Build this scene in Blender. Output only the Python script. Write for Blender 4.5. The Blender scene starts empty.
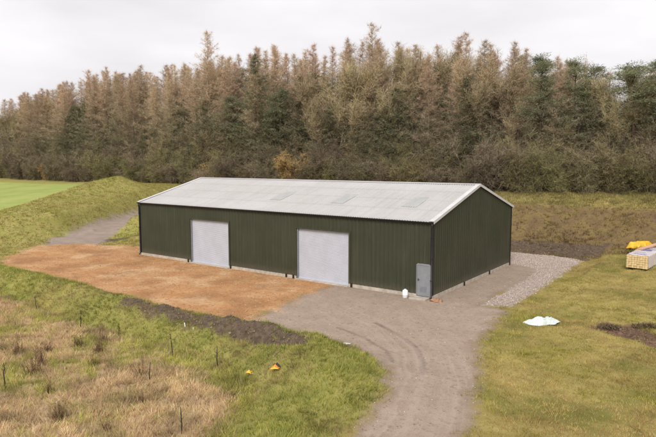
import bpy, math, random
import numpy as np
from math import radians as R

scene = bpy.context.scene
COL = scene.collection
rng = np.random.default_rng(7)

# ------------------------------------------------------------------ numpy helpers
_tab = np.random.default_rng(99).random((256, 256))
def vnoise(x, y, s, seed=0):
    x = np.asarray(x, float) / s + seed * 17.37; y = np.asarray(y, float) / s + seed * 31.91
    xi = np.floor(x).astype(int); yi = np.floor(y).astype(int)
    fx = x - xi; fy = y - yi
    fx = fx * fx * (3 - 2 * fx); fy = fy * fy * (3 - 2 * fy)
    a = _tab[xi & 255, yi & 255]; b = _tab[(xi + 1) & 255, yi & 255]
    c = _tab[xi & 255, (yi + 1) & 255]; d = _tab[(xi + 1) & 255, (yi + 1) & 255]
    return (a * (1 - fx) + b * fx) * (1 - fy) + (c * (1 - fx) + d * fx) * fy
def fbm(x, y, s, seed=0, o=3):
    t = 0; a = 1; n = 0
    for i in range(o):
        t = t + a * (vnoise(x, y, s / 2 ** i, seed + i * 3) - .5); n += a; a *= .5
    return t / n * 2          # about -1..1
def sst(a, b, x):
    t = np.clip((np.asarray(x, float) - a) / (b - a), 0, 1); return t * t * (3 - 2 * t)
def sdf(poly, x, y):
    """signed distance, positive inside"""
    x = np.asarray(x, float); y = np.asarray(y, float)
    d = np.full(x.shape, 1e9); ins = np.zeros(x.shape, bool); n = len(poly)
    for i in range(n):
        ax, ay = poly[i]; bx, by = poly[(i + 1) % n]
        ex, ey = bx - ax, by - ay
        t = np.clip(((x - ax) * ex + (y - ay) * ey) / (ex * ex + ey * ey), 0, 1)
        d = np.minimum(d, np.hypot(x - ax - t * ex, y - ay - t * ey))
        if ay != by:
            c = ((ay > y) != (by > y)) & (x < ex * (y - ay) / ey + ax)
            ins ^= c
    return np.where(ins, d, -d)
def dline(pts, x, y):
    """distance to an open polyline and parameter value interpolated from third coordinate"""
    x = np.asarray(x, float); y = np.asarray(y, float)
    d = np.full(x.shape, 1e9); v = np.zeros(x.shape); sd = np.zeros(x.shape)
    for p, q in zip(pts[:-1], pts[1:]):
        ex, ey = q[0] - p[0], q[1] - p[1]; l2 = ex * ex + ey * ey
        t = np.clip(((x - p[0]) * ex + (y - p[1]) * ey) / l2, 0, 1)
        dx = x - p[0] - t * ex; dy = y - p[1] - t * ey
        dd = np.hypot(dx, dy); m = dd < d
        d = np.where(m, dd, d)
        if len(p) > 2: v = np.where(m, p[2] + t * (q[2] - p[2]), v)
        sd = np.where(m, np.sign(ex * dy - ey * dx) * dd, sd)
    return d, v, sd

# ------------------------------------------------------------------ layout (metres; shed's near corner is the origin)
L, WID, EAVE, RIDGE = 27.9, 14.2, 4.6, 6.5
PAD = [(-36.6, -7.6), (-40.6, -2.6), (-38.6, .2), (-36, 1.1), (-32.2, 3.0), (-28.5, 3.4), (-28.5, .3), (-6.9, .3), (-6.9, -3.6), (-6.2, -7),
       (-5.4, -10.3), (-9.9, -10.75), (-15.3, -10.9), (-23.9, -10.0), (-32.6, -9.7)]
DRIVE = [(-7.2, .3), (-.2, .3), (-.2, 14.6), (3.0, 14.6), (3.0, .4), (4.6, .2), (5.0, -2.5), (5.3, -6.0), (6.9, -10.2), (8.3, -14.8), (9.6, -22), (12, -45), (7, -45),
         (5.9, -22), (5.3, -16.6), (4.6, -13.6), (3.4, -11.6), (1.6, -10.6), (-1, -10.0), (-5.8, -10.3), (-6.2, -7), (-7.2, -3.6)]
GRAVEL = [(2.9, .3), (4.5, .9), (4.5, 9), (4.4, 19.0), (2.8, 20.2), (1.0, 20.5), (-12, 20.3), (-30, 20), (-30, 15.5), (-.2, 14.6), (2.3, 13.6), (2.7, 11)]
TRACK = [(-40.8, -2.2), (-42.8, -.2), (-46.8, 7.2), (-50.4, 13.5), (-53.6, 19.5), (-57, 28), (-53, 29), (-49.6, 20.5), (-45.9, 14.2), (-41.9, 8.6), (-38.6, 3.6), (-35.8, 1.2), (-37.5, -1.5)]
TRACKLINE = [(-40, -1, 0), (-42.6, 4, .4), (-45, 9, .75), (-48, 14, 1.0), (-51.3, 20, 1.3), (-55, 28, 2.2), (-58, 36, 3.8)]
PIT = [(-41.5, -14), (-41.5, -1), (-37, 6), (-31.5, 19), (-20, 20.5), (4.6, 20.8), (4.9, 12), (6.5, 0), (22, -6), (22, -60), (-60, -60), (-50, -22)]
SOILBANK = [(-13.2, -11.65), (-9.9, -11.2), (-5.6, -10.9), (-2.6, -10.7), (-1.0, -11.2), (.3, -12.2), (1.0, -13.3), (.3, -13.5), (-1.2, -12.8), (-3.2, -12.4), (-7.4, -12.25), (-10.5, -12.35), (-13.0, -12.3)]
SOILHUMP = [(-39.2, 2.9), (-37.6, 5.2), (-36.6, 6.6), (-35.7, 5.6), (-36.3, 3.2), (-36.9, 1.6)]
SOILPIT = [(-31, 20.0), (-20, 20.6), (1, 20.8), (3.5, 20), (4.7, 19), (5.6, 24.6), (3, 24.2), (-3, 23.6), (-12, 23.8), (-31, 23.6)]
HOLE = [(8.6, -.5), (9.4, .7), (10.8, .6), (12.2, -.3), (14.5, -.9), (14.5, -2.6), (11.6, -2.1), (10.0, -1.3)]
BUND = [(-48, -13.2, .12), (-36, -11.3, .30), (-24, -11.15, .34), (-15, -11.75, .36), (-10, -11.6, .32), (-5.6, -11.3, .32), (-2.6, -11.2, .36), (.2, -11.8, .2)]
FIELDLINE = [(-60, -15.5), (-40, -12.9), (-24, -12.9), (-15, -13.6), (-6, -13.4), (-2.0, -14.3), (.2, -15.6), (2.2, -19), (3, -24), (3, -60), (-60, -60)]
LUSH = [(-60, -14), (-44, -10.0), (-38, -9.6), (-24, -10.3), (-15.3, -11.3), (-9.9, -11.1), (-2.5, -10.6), (1.2, -10.2), (3.2, -11.3), (4.6, -13.5), (5.2, -16.6), (5.8, -24), (2.4, -24), (1.2, -18), (-.2, -16.0), (-2.6, -14.5), (-6, -14.1), (-15, -14.3), (-24, -13.4), (-40, -13.6)]
FARFIELD = [(-49.5, -4), (-57.5, 9), (-63, 18), (-66, 25), (-75, 30), (-170, 24), (-300, -40), (-90, -60), (-56, -20)]

# plateau surface: thin-plate spline through survey points
_cp = np.array([(-49, -2, 2.35), (-57, 9, 3.0), (-50, -9, 1.3), (-62, 20, 4.0), (-75, 0, 2.3), (-100, 20, 3.3), (-123, 32, 4.2), (-62, 31, 4.3), (-45, 30, 4.15), (-30, 29, 4.0), (-10, 29, 3.9),
  (0, 29, 3.9), (10, 29, 4.0), (25, 30, 4.2), (45, 30, 4.4), (9, 24, 1.9), (7, 20, .65), (16, 16, 1.2), (8.5, 12, .35), (12, 2, .25), (15, -10, .1), (24, 20, 2.2), (30, 0, .8), (-48, -16, .3), (-60, -24, .8),
  (-80, -40, 1.4), (-30, -16, 0), (-10, -18, 0), (6, -25, 0), (0, -40, 0), (40, -40, .5), (-40, -50, .4), (0, 60, 5.0), (-120, 70, 6.2), (-60, 60, 5.2), (50, 60, 5), (-160, 20, 3.6), (-160, -60, 2.4), (90, 0, 1.5), (90, 60, 5), (-200, 90, 7), (120, 120, 6), (0, 140, 6), (-150, 160, 8)], float)
def _phi(r2): return .5 * r2 * np.log(r2 + 1e-9)
_n = len(_cp)
_K = np.zeros((_n + 3, _n + 3))
_d2 = ((_cp[:, None, :2] - _cp[None, :, :2]) ** 2).sum(-1)
_K[:_n, :_n] = _phi(_d2) + np.eye(_n) * 2.0
_K[:_n, _n] = 1; _K[:_n, _n + 1:] = _cp[:, :2]; _K[_n, :_n] = 1; _K[_n + 1:, :_n] = _cp[:, :2].T
_w = np.linalg.solve(_K, np.r_[_cp[:, 2], 0, 0, 0])
def plateau(x, y):
    xc = np.clip(x, -200, 120); yc = np.clip(y, -60, 150)
    z = _w[_n] + _w[_n + 1] * xc + _w[_n + 2] * yc
    for i in range(_n):
        z = z + _w[i] * _phi((xc - _cp[i, 0]) ** 2 + (yc - _cp[i, 1]) ** 2)
    return np.clip(z, -.3, 12)

def height(x, y, micro=True):
    x = np.asarray(x, float); y = np.asarray(y, float)
    P = plateau(x, y)
    s = -sdf(PIT, x, y)                           # >0 outside the dug level
    wide = 8.5 - 3.0 * sst(-38, -46, x) * sst(18, 8, y)
    k = sst(0, 1, s / wide)
    # to the right of the gravel the grass climbs gently, take the plateau straight away
    right = sst(4.8, 6.5, x) * sst(26, 20, y)
    k = np.maximum(k, right * sst(-1.5, 3, s))
    z = P * k
    # the field below the hardstanding lies lower
    fl = sdf(FIELDLINE, x, y)
    z = z - .5 * sst(-1.6, .4, fl)
    # spoil bund along the hardstanding edge and the rounded end mound
    d, v, sd = dline(BUND, x, y)
    z = z + 1.6 * v * np.exp(-(d / .75) ** 2)
    d2, v2, _ = dline([(-48, -15.2, .2), (-36, -13.4, .3), (-24, -13.2, .35), (-15, -13.7, .32), (-8, -13.6, .3), (-3.4, -14.0, .2), (-1.6, -15, .05)], x, y)
    z = z - v2 * np.exp(-(d2 / .6) ** 2)
    z = z + 1.0 * np.exp(-(((x - 1.3) * .8 + (y + 12.9) * .25) / 2.0) ** 2 - ((y + 13.2) / 2.0) ** 2)
    # long grassed mound beside the track
    d, v, _ = dline([(-47, -5, .1), (-52, 2, .5), (-57.5, 9.5, 1.05), (-61.0, 16.5, 1.5), (-62.6, 21.5, 1.6), (-63.3, 23.5, .9), (-64, 26, .0)], x, y)
    z = z + 1.15 * v * np.exp(-(d / 2.7) ** 2)
    # cart track ramps up
    d, v, _ = dline(TRACKLINE, x, y)
    t = sst(4.2, 1.7, d) * sst(-2, 1.5, y)
    z = z * (1 - t) + v * t
    z = z + .75 * np.exp(-(((x + 35.2) / 2.3) ** 2 + ((y - 7.2) / 3.2) ** 2))      # hump between track and shed
    # hollow of bare earth
    z = z - .28 * sst(-.5, .7, sdf(HOLE, x, y))
    if micro:
        hard = np.maximum.reduce([sst(-.4, .4, sdf(PAD, x, y)), sst(-.4, .4, sdf(DRIVE, x, y)), sst(-.4, .4, sdf(GRAVEL, x, y)), sst(-.5, .5, sdf(TRACK, x, y))])
        soft = 1 - hard
        far = sst(-1, 2, sdf(FARFIELD, x, y))
        z = z + soft * (1 - far * .8) * (.10 * fbm(x, y, 1.7, 3) + .07 * fbm(x, y, .55, 5, 2))
        bank = sst(.2, .6, k) * sst(1, .6, k) + sst(0, 1, sst(-.3, .5, sdf(SOILBANK, x, y)))
        z = z + bank * (.48 * fbm(x, y, 2.4, 11) + .20 * fbm(x, y, .8, 15, 2))
        z = z + hard * (.018 * fbm(x, y, 1.3, 21) + .03 * fbm(x, y, 6, 25, 2) * sst(0, -2, y))
        inside = sst(.6, 0, np.maximum(np.maximum(-L - x, x), np.maximum(-y, y - WID)))
        z = z * (1 - inside) - .01 * inside
    return z
RUT_A = [(-.2, -6.2), (1.5, -7.1), (3.1, -8.3), (4.3, -9.9), (4.9, -11.2)]
RUT_B = [(-1.3, -8.0), (.6, -8.6), (2.4, -9.6), (3.4, -10.8)]

# ------------------------------------------------------------------ object helpers
def tag(o, label=None, cat=None, group=None, kind=None):
    if label: o['label'] = label
    if cat: o['category'] = cat
    if group: o['group'] = group
    if kind: o['kind'] = kind
    return o
def empty(name, loc=(0, 0, 0), rz=0):
    o = bpy.data.objects.new(name, None); COL.objects.link(o)
    o.location = loc; o.rotation_euler = (0, 0, rz); o.empty_display_size = .3
    return o
def npmesh(name, V, F, col=None, smooth=False):
    """V (n,3); F array (m,3|4) or list of such; col (n,3|4) optional point colour"""
    me = bpy.data.meshes.new(name)
    V = np.asarray(V, np.float32)
    Fs = F if isinstance(F, list) and getattr(F[0], 'ndim', 0) == 2 else [F]
    Fs = [np.asarray(f, np.int32) for f in Fs if len(f)]
    loops = np.concatenate([f.ravel() for f in Fs])
    sizes = np.concatenate([np.full(len(f), f.shape[1], np.int32) for f in Fs])
    starts = np.r_[0, np.cumsum(sizes)[:-1]].astype(np.int32)
    me.vertices.add(len(V)); me.vertices.foreach_set('co', V.ravel())
    me.loops.add(len(loops)); me.loops.foreach_set('vertex_index', loops)
    me.polygons.add(len(sizes)); me.polygons.foreach_set('loop_start', starts); me.polygons.foreach_set('loop_total', sizes)
    me.update(calc_edges=True)
    if smooth: me.polygons.foreach_set('use_smooth', np.ones(len(sizes), bool))
    if col is not None:
        a = me.attributes.new('tint', 'FLOAT_COLOR', 'POINT')
        c = np.ones((len(V), 4), np.float32); c[:, :3] = np.asarray(col)[:, :3]
        a.data.foreach_set('color', c.ravel())
    me.validate()
    return me
def obj(name, me, mat=None, parent=None, loc=None):
    o = bpy.data.objects.new(name, me); COL.objects.link(o)
    if mat is not None and not me.materials: me.materials.append(mat)
    if parent is not None: o.parent = parent
    if loc is not None: o.location = loc
    return o
class MB:
    """collects boxes, tubes and loose polygons into one mesh"""
    def __init__(s): s.v = []; s.f = []
    def add(s, vs, fs):
        n = len(s.v); s.v += [tuple(map(float, p)) for p in vs]; s.f += [tuple(n + i for i in f) for f in fs]; return s
    def box(s, x0, x1, y0, y1, z0, z1, b=0):
        if b:
            bb = min(b, (x1 - x0) * .4, (y1 - y0) * .4, (z1 - z0) * .4)
            import bmesh
            bm = bmesh.new(); bmesh.ops.create_cube(bm, size=1)
            for q in bm.verts: q.co = ((q.co.x + .5) * (x1 - x0) + x0, (q.co.y + .5) * (y1 - y0) + y0, (q.co.z + .5) * (z1 - z0) + z0)
            bmesh.ops.bevel(bm, geom=bm.edges[:], offset=bb, segments=1, affect='EDGES')
            bm.verts.ensure_lookup_table(); bm.verts.index_update()
            s.add([q.co[:] for q in bm.verts], [[q.index for q in f.verts] for f in bm.faces]); bm.free(); return s
        v = [(x, y, z) for z in (z0, z1) for y in (y0, y1) for x in (x0, x1)]
        return s.add(v, [(0, 2, 3, 1), (4, 5, 7, 6), (0, 1, 5, 4), (2, 6, 7, 3), (0, 4, 6, 2), (1, 3, 7, 5)])
    def tube(s, pts, rad, n=8, cap=True):
        pts = [np.array(p, float) for p in pts]
        if not hasattr(rad, '__len__'): rad = [rad] * len(pts)
        vs = []
        for i, p in enumerate(pts):
            t = pts[min(i + 1, len(pts) - 1)] - pts[max(i - 1, 0)]; t /= np.linalg.norm(t) + 1e-9
            a = np.array([1, 0, 0]) if abs(t[0]) < .8 else np.array([0, 1, 0])
            u = np.cross(t, a); u /= np.linalg.norm(u); w = np.cross(t, u)
            vs += [p + rad[i] * (math.cos(2 * math.pi * k / n) * u + math.sin(2 * math.pi * k / n) * w) for k in range(n)]
        fs = [(i * n + k, i * n + (k + 1) % n, (i + 1) * n + (k + 1) % n, (i + 1) * n + k) for i in range(len(pts) - 1) for k in range(n)]
        if cap: fs += [tuple(range(n))[::-1], tuple((len(pts) - 1) * n + k for k in range(n))]
        return s.add(vs, fs)
    def mesh(s, name, smooth=False):
        me = bpy.data.meshes.new(name); me.from_pydata(s.v, [], s.f); me.update()
        if smooth: me.polygons.foreach_set('use_smooth', np.ones(len(me.polygons), bool))
        return me
    def build(s, name, mat, parent=None, smooth=False): return obj(name, s.mesh(name, smooth), mat, parent)

# ------------------------------------------------------------------ materials
class NT:
    def __init__(s, name):
        s.m = bpy.data.materials.new(name); s.m.use_nodes = True; s.t = s.m.node_tree; s.t.nodes.clear()
        s.out = s.n('ShaderNodeOutputMaterial')
    def n(s, typ, **kw):
        nd = s.t.nodes.new(typ)
        for k, v in kw.items(): setattr(nd, k, v)
        return nd
    def link(s, a, b): s.t.links.new(a, b)
    def setin(s, nd, key, v):
        i = nd.inputs[key]
        if hasattr(v, 'links') or hasattr(v, 'is_output'): s.link(v, i)
        else: i.default_value = v
    def attr(s, name, out='Fac'):
        return s.n('ShaderNodeAttribute', attribute_name=name).outputs[out]
    def pos(s, obj=False):
        return s.n('ShaderNodeTexCoord').outputs['Object']
    def noise(s, vec, scale, detail=4, rough=.6, out='Fac'):
        nd = s.n('ShaderNodeTexNoise'); s.link(vec, nd.inputs['Vector'])
        nd.inputs['Scale'].default_value = scale; nd.inputs['Detail'].default_value = detail; nd.inputs['Roughness'].default_value = rough
        return nd.outputs[out]
    def math(s, op, a, b=0., clamp=False):
        nd = s.n('ShaderNodeMath', operation=op, use_clamp=clamp); s.setin(nd, 0, a); s.setin(nd, 1, b); return nd.outputs[0]
    def ramp(s, x, a, b, oa=0., ob=1.):
        nd = s.n('ShaderNodeMapRange', interpolation_type='SMOOTHSTEP'); s.setin(nd, 0, x)
        for i, v in ((1, a), (2, b), (3, oa), (4, ob)): s.setin(nd, i, v)
        return nd.outputs[0]
    def mix(s, f, a, b, mode='MIX'):
        nd = s.n('ShaderNodeMix', data_type='RGBA', blend_type=mode)
        s.setin(nd, 0, f)
        for i, v in ((6, a), (7, b)):
            if isinstance(v, tuple): v = (v + (1.,))[:4]
            s.setin(nd, i, v)
        return nd.outputs[2]
    def bsdf(s, col, rough=.9, bump=None, bstr=.3, bdist=.05, spec=.3, **kw):
        b = s.n('ShaderNodeBsdfPrincipled')
        s.setin(b, 'Base Color', col + (1.,) if isinstance(col, tuple) and len(col) == 3 else col)
        s.setin(b, 'Roughness', rough); b.inputs['Specular IOR Level'].default_value = spec
        for k, v in kw.items(): s.setin(b, k, v)
        if bump is not None:
            bn = s.n('ShaderNodeBump'); s.setin(bn, 'Height', bump); bn.inputs['Strength'].default_value = bstr; bn.inputs['Distance'].default_value = bdist
            s.link(bn.outputs[0], b.inputs['Normal'])
        s.link(b.outputs[0], s.out.inputs[0]); s.b = b
        return s.m

def mat_ground():
    t = NT('ground_mix'); p = t.pos()
    n_big = t.noise(p, .22, 3); n_mid = t.noise(p, .9, 4); n_sm = t.noise(p, 4.5, 5, .65); n_fine = t.noise(p, 22, 4, .7); n_xf = t.noise(p, 70, 2, .6)
    edge = t.math('MULTIPLY', t.math('SUBTRACT', t.math('ADD', t.math('MULTIPLY', n_mid, .8), t.math('MULTIPLY', n_sm, .5)), .65), 2.4)
    def mask(name, soft=.25, amt=1.):
        return t.ramp(t.math('ADD', t.attr(name), t.math('MULTIPLY', edge, amt)), -soft, soft)
    # right-hand rough grass
    c = t.mix(t.ramp(n_mid, .35, .65), (.31, .245, .085), (.38, .305, .11))
    c = t.mix(t.ramp(n_big, .45, .68), c, (.15, .15, .035))
    c = t.mix(t.ramp(n_sm, .52, .75), c, (.30, .19, .09))
    # brown bank behind
    cb = t.mix(t.ramp(n_mid, .35, .65), (.165, .11, .058), (.20, .145, .06))
    cb = t.mix(t.ramp(n_sm, .5, .7), cb, (.085, .062, .04))
    c = t.mix(mask('bank', .6, 1.2), c, cb)
    # distant field
    cf = t.mix(t.ramp(n_big, .3, .7), (.27, .335, .085), (.36, .385, .12))
    cf = t.mix(t.math('MULTIPLY', t.ramp(n_sm, .5, .75), .5), cf, (.22, .26, .07))
    c = t.mix(mask('farfield', .5, .6), c, cf)
    # olive mound
    co = t.mix(t.ramp(n_mid, .35, .65), (.30, .285, .08), (.35, .30, .10))
    co = t.mix(t.ramp(n_sm, .5, .72), co, (.12, .11, .04))
    c = t.mix(mask('mound', .6, .8), c, co)
    # straw field
    cs = t.mix(t.ramp(n_mid, .35, .65), (.44, .31, .19), (.40, .31, .15))
    cs = t.mix(t.ramp(n_sm, .5, .72), cs, (.19, .12, .07))
    cs = t.mix(t.ramp(n_big, .5, .62), cs, (.24, .22, .06))
    c = t.mix(mask('straw', .5, 1.), c, cs)
    # lush
    cl = t.mix(t.ramp(n_mid, .35, .65), (.23, .23, .06), (.31, .275, .085))
    c = t.mix(mask('lush', .4, .8), c, cl)
    # bare soil
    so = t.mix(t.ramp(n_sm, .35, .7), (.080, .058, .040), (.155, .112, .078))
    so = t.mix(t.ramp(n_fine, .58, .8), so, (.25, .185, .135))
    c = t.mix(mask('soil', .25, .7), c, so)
    ho = t.mix(t.ramp(n_sm, .35, .7), (.10, .058, .04), (.22, .135, .09))
    c = t.mix(mask('hole', .25, .6), c, ho)
    # track & driveway
    dr = t.mix(t.ramp(n_mid, .3, .7), (.335, .255, .195), (.39, .305, .24))
    dr = t.mix(t.ramp(n_sm, .5, .75), dr, (.22, .165, .125))
    dr = t.mix(t.ramp(n_fine, .55, .75), dr, (.40, .34, .29))
    dr = t.mix(t.math('MULTIPLY', t.ramp(n_fine, .48, .3), .5), dr, (.13, .095, .075))
    dr = t.mix(t.math('MULTIPLY', t.ramp(t.math('ADD', t.attr('rut'), t.math('MULTIPLY', n_sm, .5)), .55, 1.2), .55), dr, (.12, .09, .075))
    cx = t.n('ShaderNodeCombineXYZ'); t.link(t.math('ADD', t.math('MULTIPLY', t.attr('lane'), 2.2), t.math('MULTIPLY', n_mid, .9)), cx.inputs[0])
    streak = t.noise(cx.outputs[0], 1.0, 3)
    dr = t.mix(t.math('MULTIPLY', t.math('MULTIPLY', t.ramp(streak, .45, .62), t.attr('lanefade')), .4), dr, (.44, .355, .295))
    dr = t.mix(t.math('MULTIPLY', t.math('MULTIPLY', t.ramp(streak, .5, .36), t.attr('lanefade')), .27), dr, (.26, .19, .145))
    dr = t.mix(t.math('MULTIPLY', t.ramp(t.math('ADD', t.attr('drive'), n_mid), 1.25, .4), .6), dr, (.21, .15, .10))
    tr = t.mix(t.ramp(n_mid, .3, .7), (.27, .215, .175), (.33, .265, .22))
    c = t.mix(mask('track', .4, .8), c, tr)
    c = t.mix(mask('drive', .35, .9), c, dr)
    # orange hardcore
    vo = t.n('ShaderNodeTexVoronoi'); t.link(p, vo.inputs['Vector']); vo.inputs['Scale'].default_value = 9
    pa = t.mix(t.ramp(n_mid, .3, .7), (.45, .225, .095), (.55, .325, .16))
    pa = t.mix(t.ramp(n_big, .47, .66), pa, (.62, .42, .24))
    pa = t.mix(t.math('MULTIPLY', t.ramp(t.math('ADD', t.noise(p, .35, 4), t.math('MULTIPLY', n_mid, .3)), .6, .82), .75), pa, (.30, .155, .07))
    pa = t.mix(t.ramp(n_sm, .5, .72), pa, (.25, .105, .045))
    pa = t.mix(t.ramp(n_fine, .55, .72), pa, (.55, .36, .20))
    pa = t.mix(t.math('MULTIPLY', t.ramp(n_xf, .5, .35), .45), pa, (.17, .08, .04))
    c = t.mix(mask('pad', .6, 1.6), c, pa)
    # gravel
    vg = t.n('ShaderNodeTexVoronoi'); t.link(p, vg.inputs['Vector']); vg.inputs['Scale'].default_value = 11
    sep = t.n('ShaderNodeSeparateColor'); t.link(vg.outputs['Color'], sep.inputs[0])
    gr = t.mix(sep.outputs[0], (.31, .25, .21), (.50, .43, .38))
    gr = t.mix(t.ramp(n_mid, .4, .7), gr, (.46, .37, .32))
    gr = t.mix(t.ramp(vg.outputs['Distance'], .5, .8), gr, (.24, .19, .16))
    c = t.mix(mask('gravel', .2, .4), c, gr)
    h = t.math('ADD', t.math('MULTIPLY', n_sm, .6), t.math('ADD', t.math('MULTIPLY', n_fine, .45), t.math('MULTIPLY', n_xf, .15)))
    return t.bsdf(c, .95, h, .8, .09, spec=.15)

def mat_tint(name, rough=.8, vary=.18, transl=0., mul=(1, 1, 1), spec=.2):
    """colour comes from the mesh's own tint attribute, varied per object"""
    t = NT(name); c = t.attr('tint', 'Color')
    oi = t.n('ShaderNodeObjectInfo')
    v = t.math('ADD', t.math('MULTIPLY', oi.outputs['Random'], 2 * vary), 1 - vary + (.10 if name == 'bare_twigs' else 0))
    vm = t.n('ShaderNodeVectorMath', operation='SCALE'); t.link(c, vm.inputs[0]); t.link(v, vm.inputs['Scale'])
    hs = t.n('ShaderNodeHueSaturation'); t.link(vm.outputs[0], hs.inputs['Color'])
    r2 = t.math('FRACT', t.math('MULTIPLY', oi.outputs['Random'], 7.31))
    t.link(t.math('ADD', t.math('MULTIPLY', r2, .026 * (vary > 0)), .492 if vary > 0 else .5), hs.inputs['Hue'])
    t.bsdf(hs.outputs[0], rough, spec=spec)
    if transl:
        tr = t.n('ShaderNodeBsdfTranslucent'); t.link(hs.outputs[0], tr.inputs[0])
        mx = t.n('ShaderNodeMixShader'); mx.inputs[0].default_value = transl
        t.link(t.b.outputs[0], mx.inputs[1]); t.link(tr.outputs[0], mx.inputs[2]); t.link(mx.outputs[0], t.out.inputs[0])
    return t.m
def mat_plain(name, col, rough=.6, var=.12, scale=3., bump=0., spec=.4, metallic=0.):
    t = NT(name); p = t.pos(); n = t.noise(p, scale, 5)
    f = t.noise(p, scale * 9, 3)
    lo = tuple(x * (1 - var) for x in col); hi = tuple(min(1, x * (1 + var)) for x in col)
    c = t.mix(t.ramp(n, .3, .7), lo, hi)
    c = t.mix(t.math('MULTIPLY', t.ramp(f, .5, .75), .35), c, lo)
    return t.bsdf(c, rough, f if bump else None, bump, .01, spec, Metallic=metallic)
def mat_cladding():
    t = NT('olive_cladding'); p = t.pos(); n = t.noise(p, .5, 4); f = t.noise(p, 6, 4)
    mp = t.n('ShaderNodeMapping'); t.link(p, mp.inputs[0]); mp.inputs['Scale'].default_value = (5, 5, .25)
    st = t.noise(mp.outputs[0], 1, 3)
    c = t.mix(t.ramp(n, .3, .7), (.034, .038, .021), (.043, .046, .027))
    c = t.mix(t.math('MULTIPLY', t.ramp(st, .5, .75), .4), c, (.075, .075, .05))
    sz = t.n('ShaderNodeSeparateXYZ'); t.link(p, sz.inputs[0])
    low = t.math('MULTIPLY', t.ramp(t.math('ADD', sz.outputs[2], t.math('MULTIPLY', f, .5)), 1.0, .3), .7)
    c = t.mix(low, c, (.10, .085, .06))
    return t.bsdf(c, .5, None, spec=.35)
def mat_roof():
    t = NT('fibre_cement_sheet'); p = t.pos(); n = t.noise(p, .35, 4); f = t.noise(p, 5, 5)
    mp = t.n('ShaderNodeMapping'); t.link(p, mp.inputs[0]); mp.inputs['Scale'].default_value = (3.2, .16, .16)
    st = t.noise(mp.outputs[0], 1.1, 5, .65)
    c = t.mix(t.ramp(st, .35, .68), (.425, .415, .41), (.385, .375, .37))
    c = t.mix(t.ramp(n, .4, .7), c, (.44, .43, .425))
    c = t.mix(t.math('MULTIPLY', t.ramp(f, .5, .75), .4), c, (.30, .285, .27))
    sy = t.n('ShaderNodeSeparateXYZ'); t.link(p, sy.inputs[0])
    fy = t.math('FRACT', t.math('DIVIDE', sy.outputs[1], 1.775)); lap = t.math('MULTIPLY', t.ramp(fy, .94, 1.0), .45)
    c = t.mix(lap, c, (.24, .225, .21))
    fx = t.math('FRACT', t.math('DIVIDE', sy.outputs[0], 1.016)); c = t.mix(t.math('MULTIPLY', t.ramp(t.math('ABSOLUTE', t.math('SUBTRACT', fx, .5)), .47, .5), .22), c, (.26, .245, .23))
    return t.bsdf(c, .85, f, .15, .01, spec=.25)
M = {}
M['ground'] = mat_ground()
M['grass'] = mat_tint('grass_blades', .7, 0, .3)
M['twig'] = mat_tint('bare_twigs', .9, .24)
M['needle'] = mat_tint('conifer_needles', .8, .2, .3)
M['bark'] = mat_tint('tree_bark', .9, .1)
M['weed'] = mat_tint('dead_stems', .9, .1)
M['stone'] = mat_tint('loose_stones', .9, 0)
M['clad'] = mat_cladding()
M['roof'] = mat_roof()
M['white_trim'] = mat_plain('white_flashing', (.56, .55, .55), .5, .08)
M['black'] = mat_plain('black_plastic', (.017, .017, .018), .4, .2)
M['concrete'] = mat_plain('pale_concrete', (.42, .37, .31), .9, .2, 2.5, .3)
M['shutter'] = mat_plain('light_grey_shutter', (.44, .455, .51), .45, .05, 1.2)
M['door'] = mat_plain('mid_grey_door', (.215, .225, .24), .5, .08)
M['steel'] = mat_plain('galvanised_steel', (.35, .36, .37), .4, .1, 6, 0, .5, .7)
M['rooflight'] = mat_plain('translucent_rooflight', (.36, .365, .355), .35, .08, 2)
M['whiteplastic'] = mat_plain('white_plastic', (.78, .80, .80), .4, .05)
M['bagplastic'] = mat_plain('crumpled_white_sheet', (.58, .64, .62), .5, .06, 5, .3)
M['timber'] = mat_plain('sawn_timber', (.66, .50, .26), .8, .22, 7, .2)
M['plank'] = mat_plain('pinkish_board', (.55, .33, .22), .8, .15, 5, .2)
M['brick'] = mat_plain('broken_brick', (.36, .20, .12), .9, .25, 8, .3)
M['darkwood'] = mat_plain('dark_bearer', (.05, .04, .03), .9, .2)
M['film'] = mat_plain('wrapping_film', (.64, .58, .60), .35, .12, 3, .4)
M['blue'] = mat_plain('blue_print', (.16, .17, .36), .5, .1)
M['yellow'] = mat_plain('yellow_sheet', (.72, .44, .03), .5, .12, 3, .3)
M['orange'] = mat_plain('orange_plastic', (.65, .22, .03), .5, .12)

# ------------------------------------------------------------------ ground sheet
def axis(core0, core1, step, lo, hi, g=1.07):
    a = list(np.arange(core0, core1 + 1e-6, step))
    s = step; x = core1
    while x < hi: s = min(s * g, 60); x += s; a.append(x)
    s = step; x = core0; b = []
    while x > lo: s = min(s * g, 60); x -= s; b.append(x)
    return np.array(b[::-1] + a)
AX = axis(-42, 15, .15, -1500, 1400); AY = axis(-24, 28, .15, -900, 1800)
GX, GY = np.meshgrid(AX, AY, indexing='ij'); gx = GX.ravel(); gy = GY.ravel()
gz = height(gx, gy)
nx, ny = GX.shape
idx = np.arange(nx * ny).reshape(nx, ny)
quads = np.stack([idx[:-1, :-1], idx[1:, :-1], idx[1:, 1:], idx[:-1, 1:]], -1).reshape(-1, 4)
S = {k: sdf(p, gx, gy) for k, p in dict(pad=PAD, drive=DRIVE, gravel=GRAVEL, track=TRACK, straw=FIELDLINE, lush=LUSH, hole=HOLE, farfield=FARFIELD).items()}
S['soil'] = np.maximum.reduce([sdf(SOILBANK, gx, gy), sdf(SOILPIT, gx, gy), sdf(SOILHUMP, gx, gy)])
S['bank'] = np.minimum.reduce([gy - 20.3, 29.0 - gy, gx + 36, 40 - gx])
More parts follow.
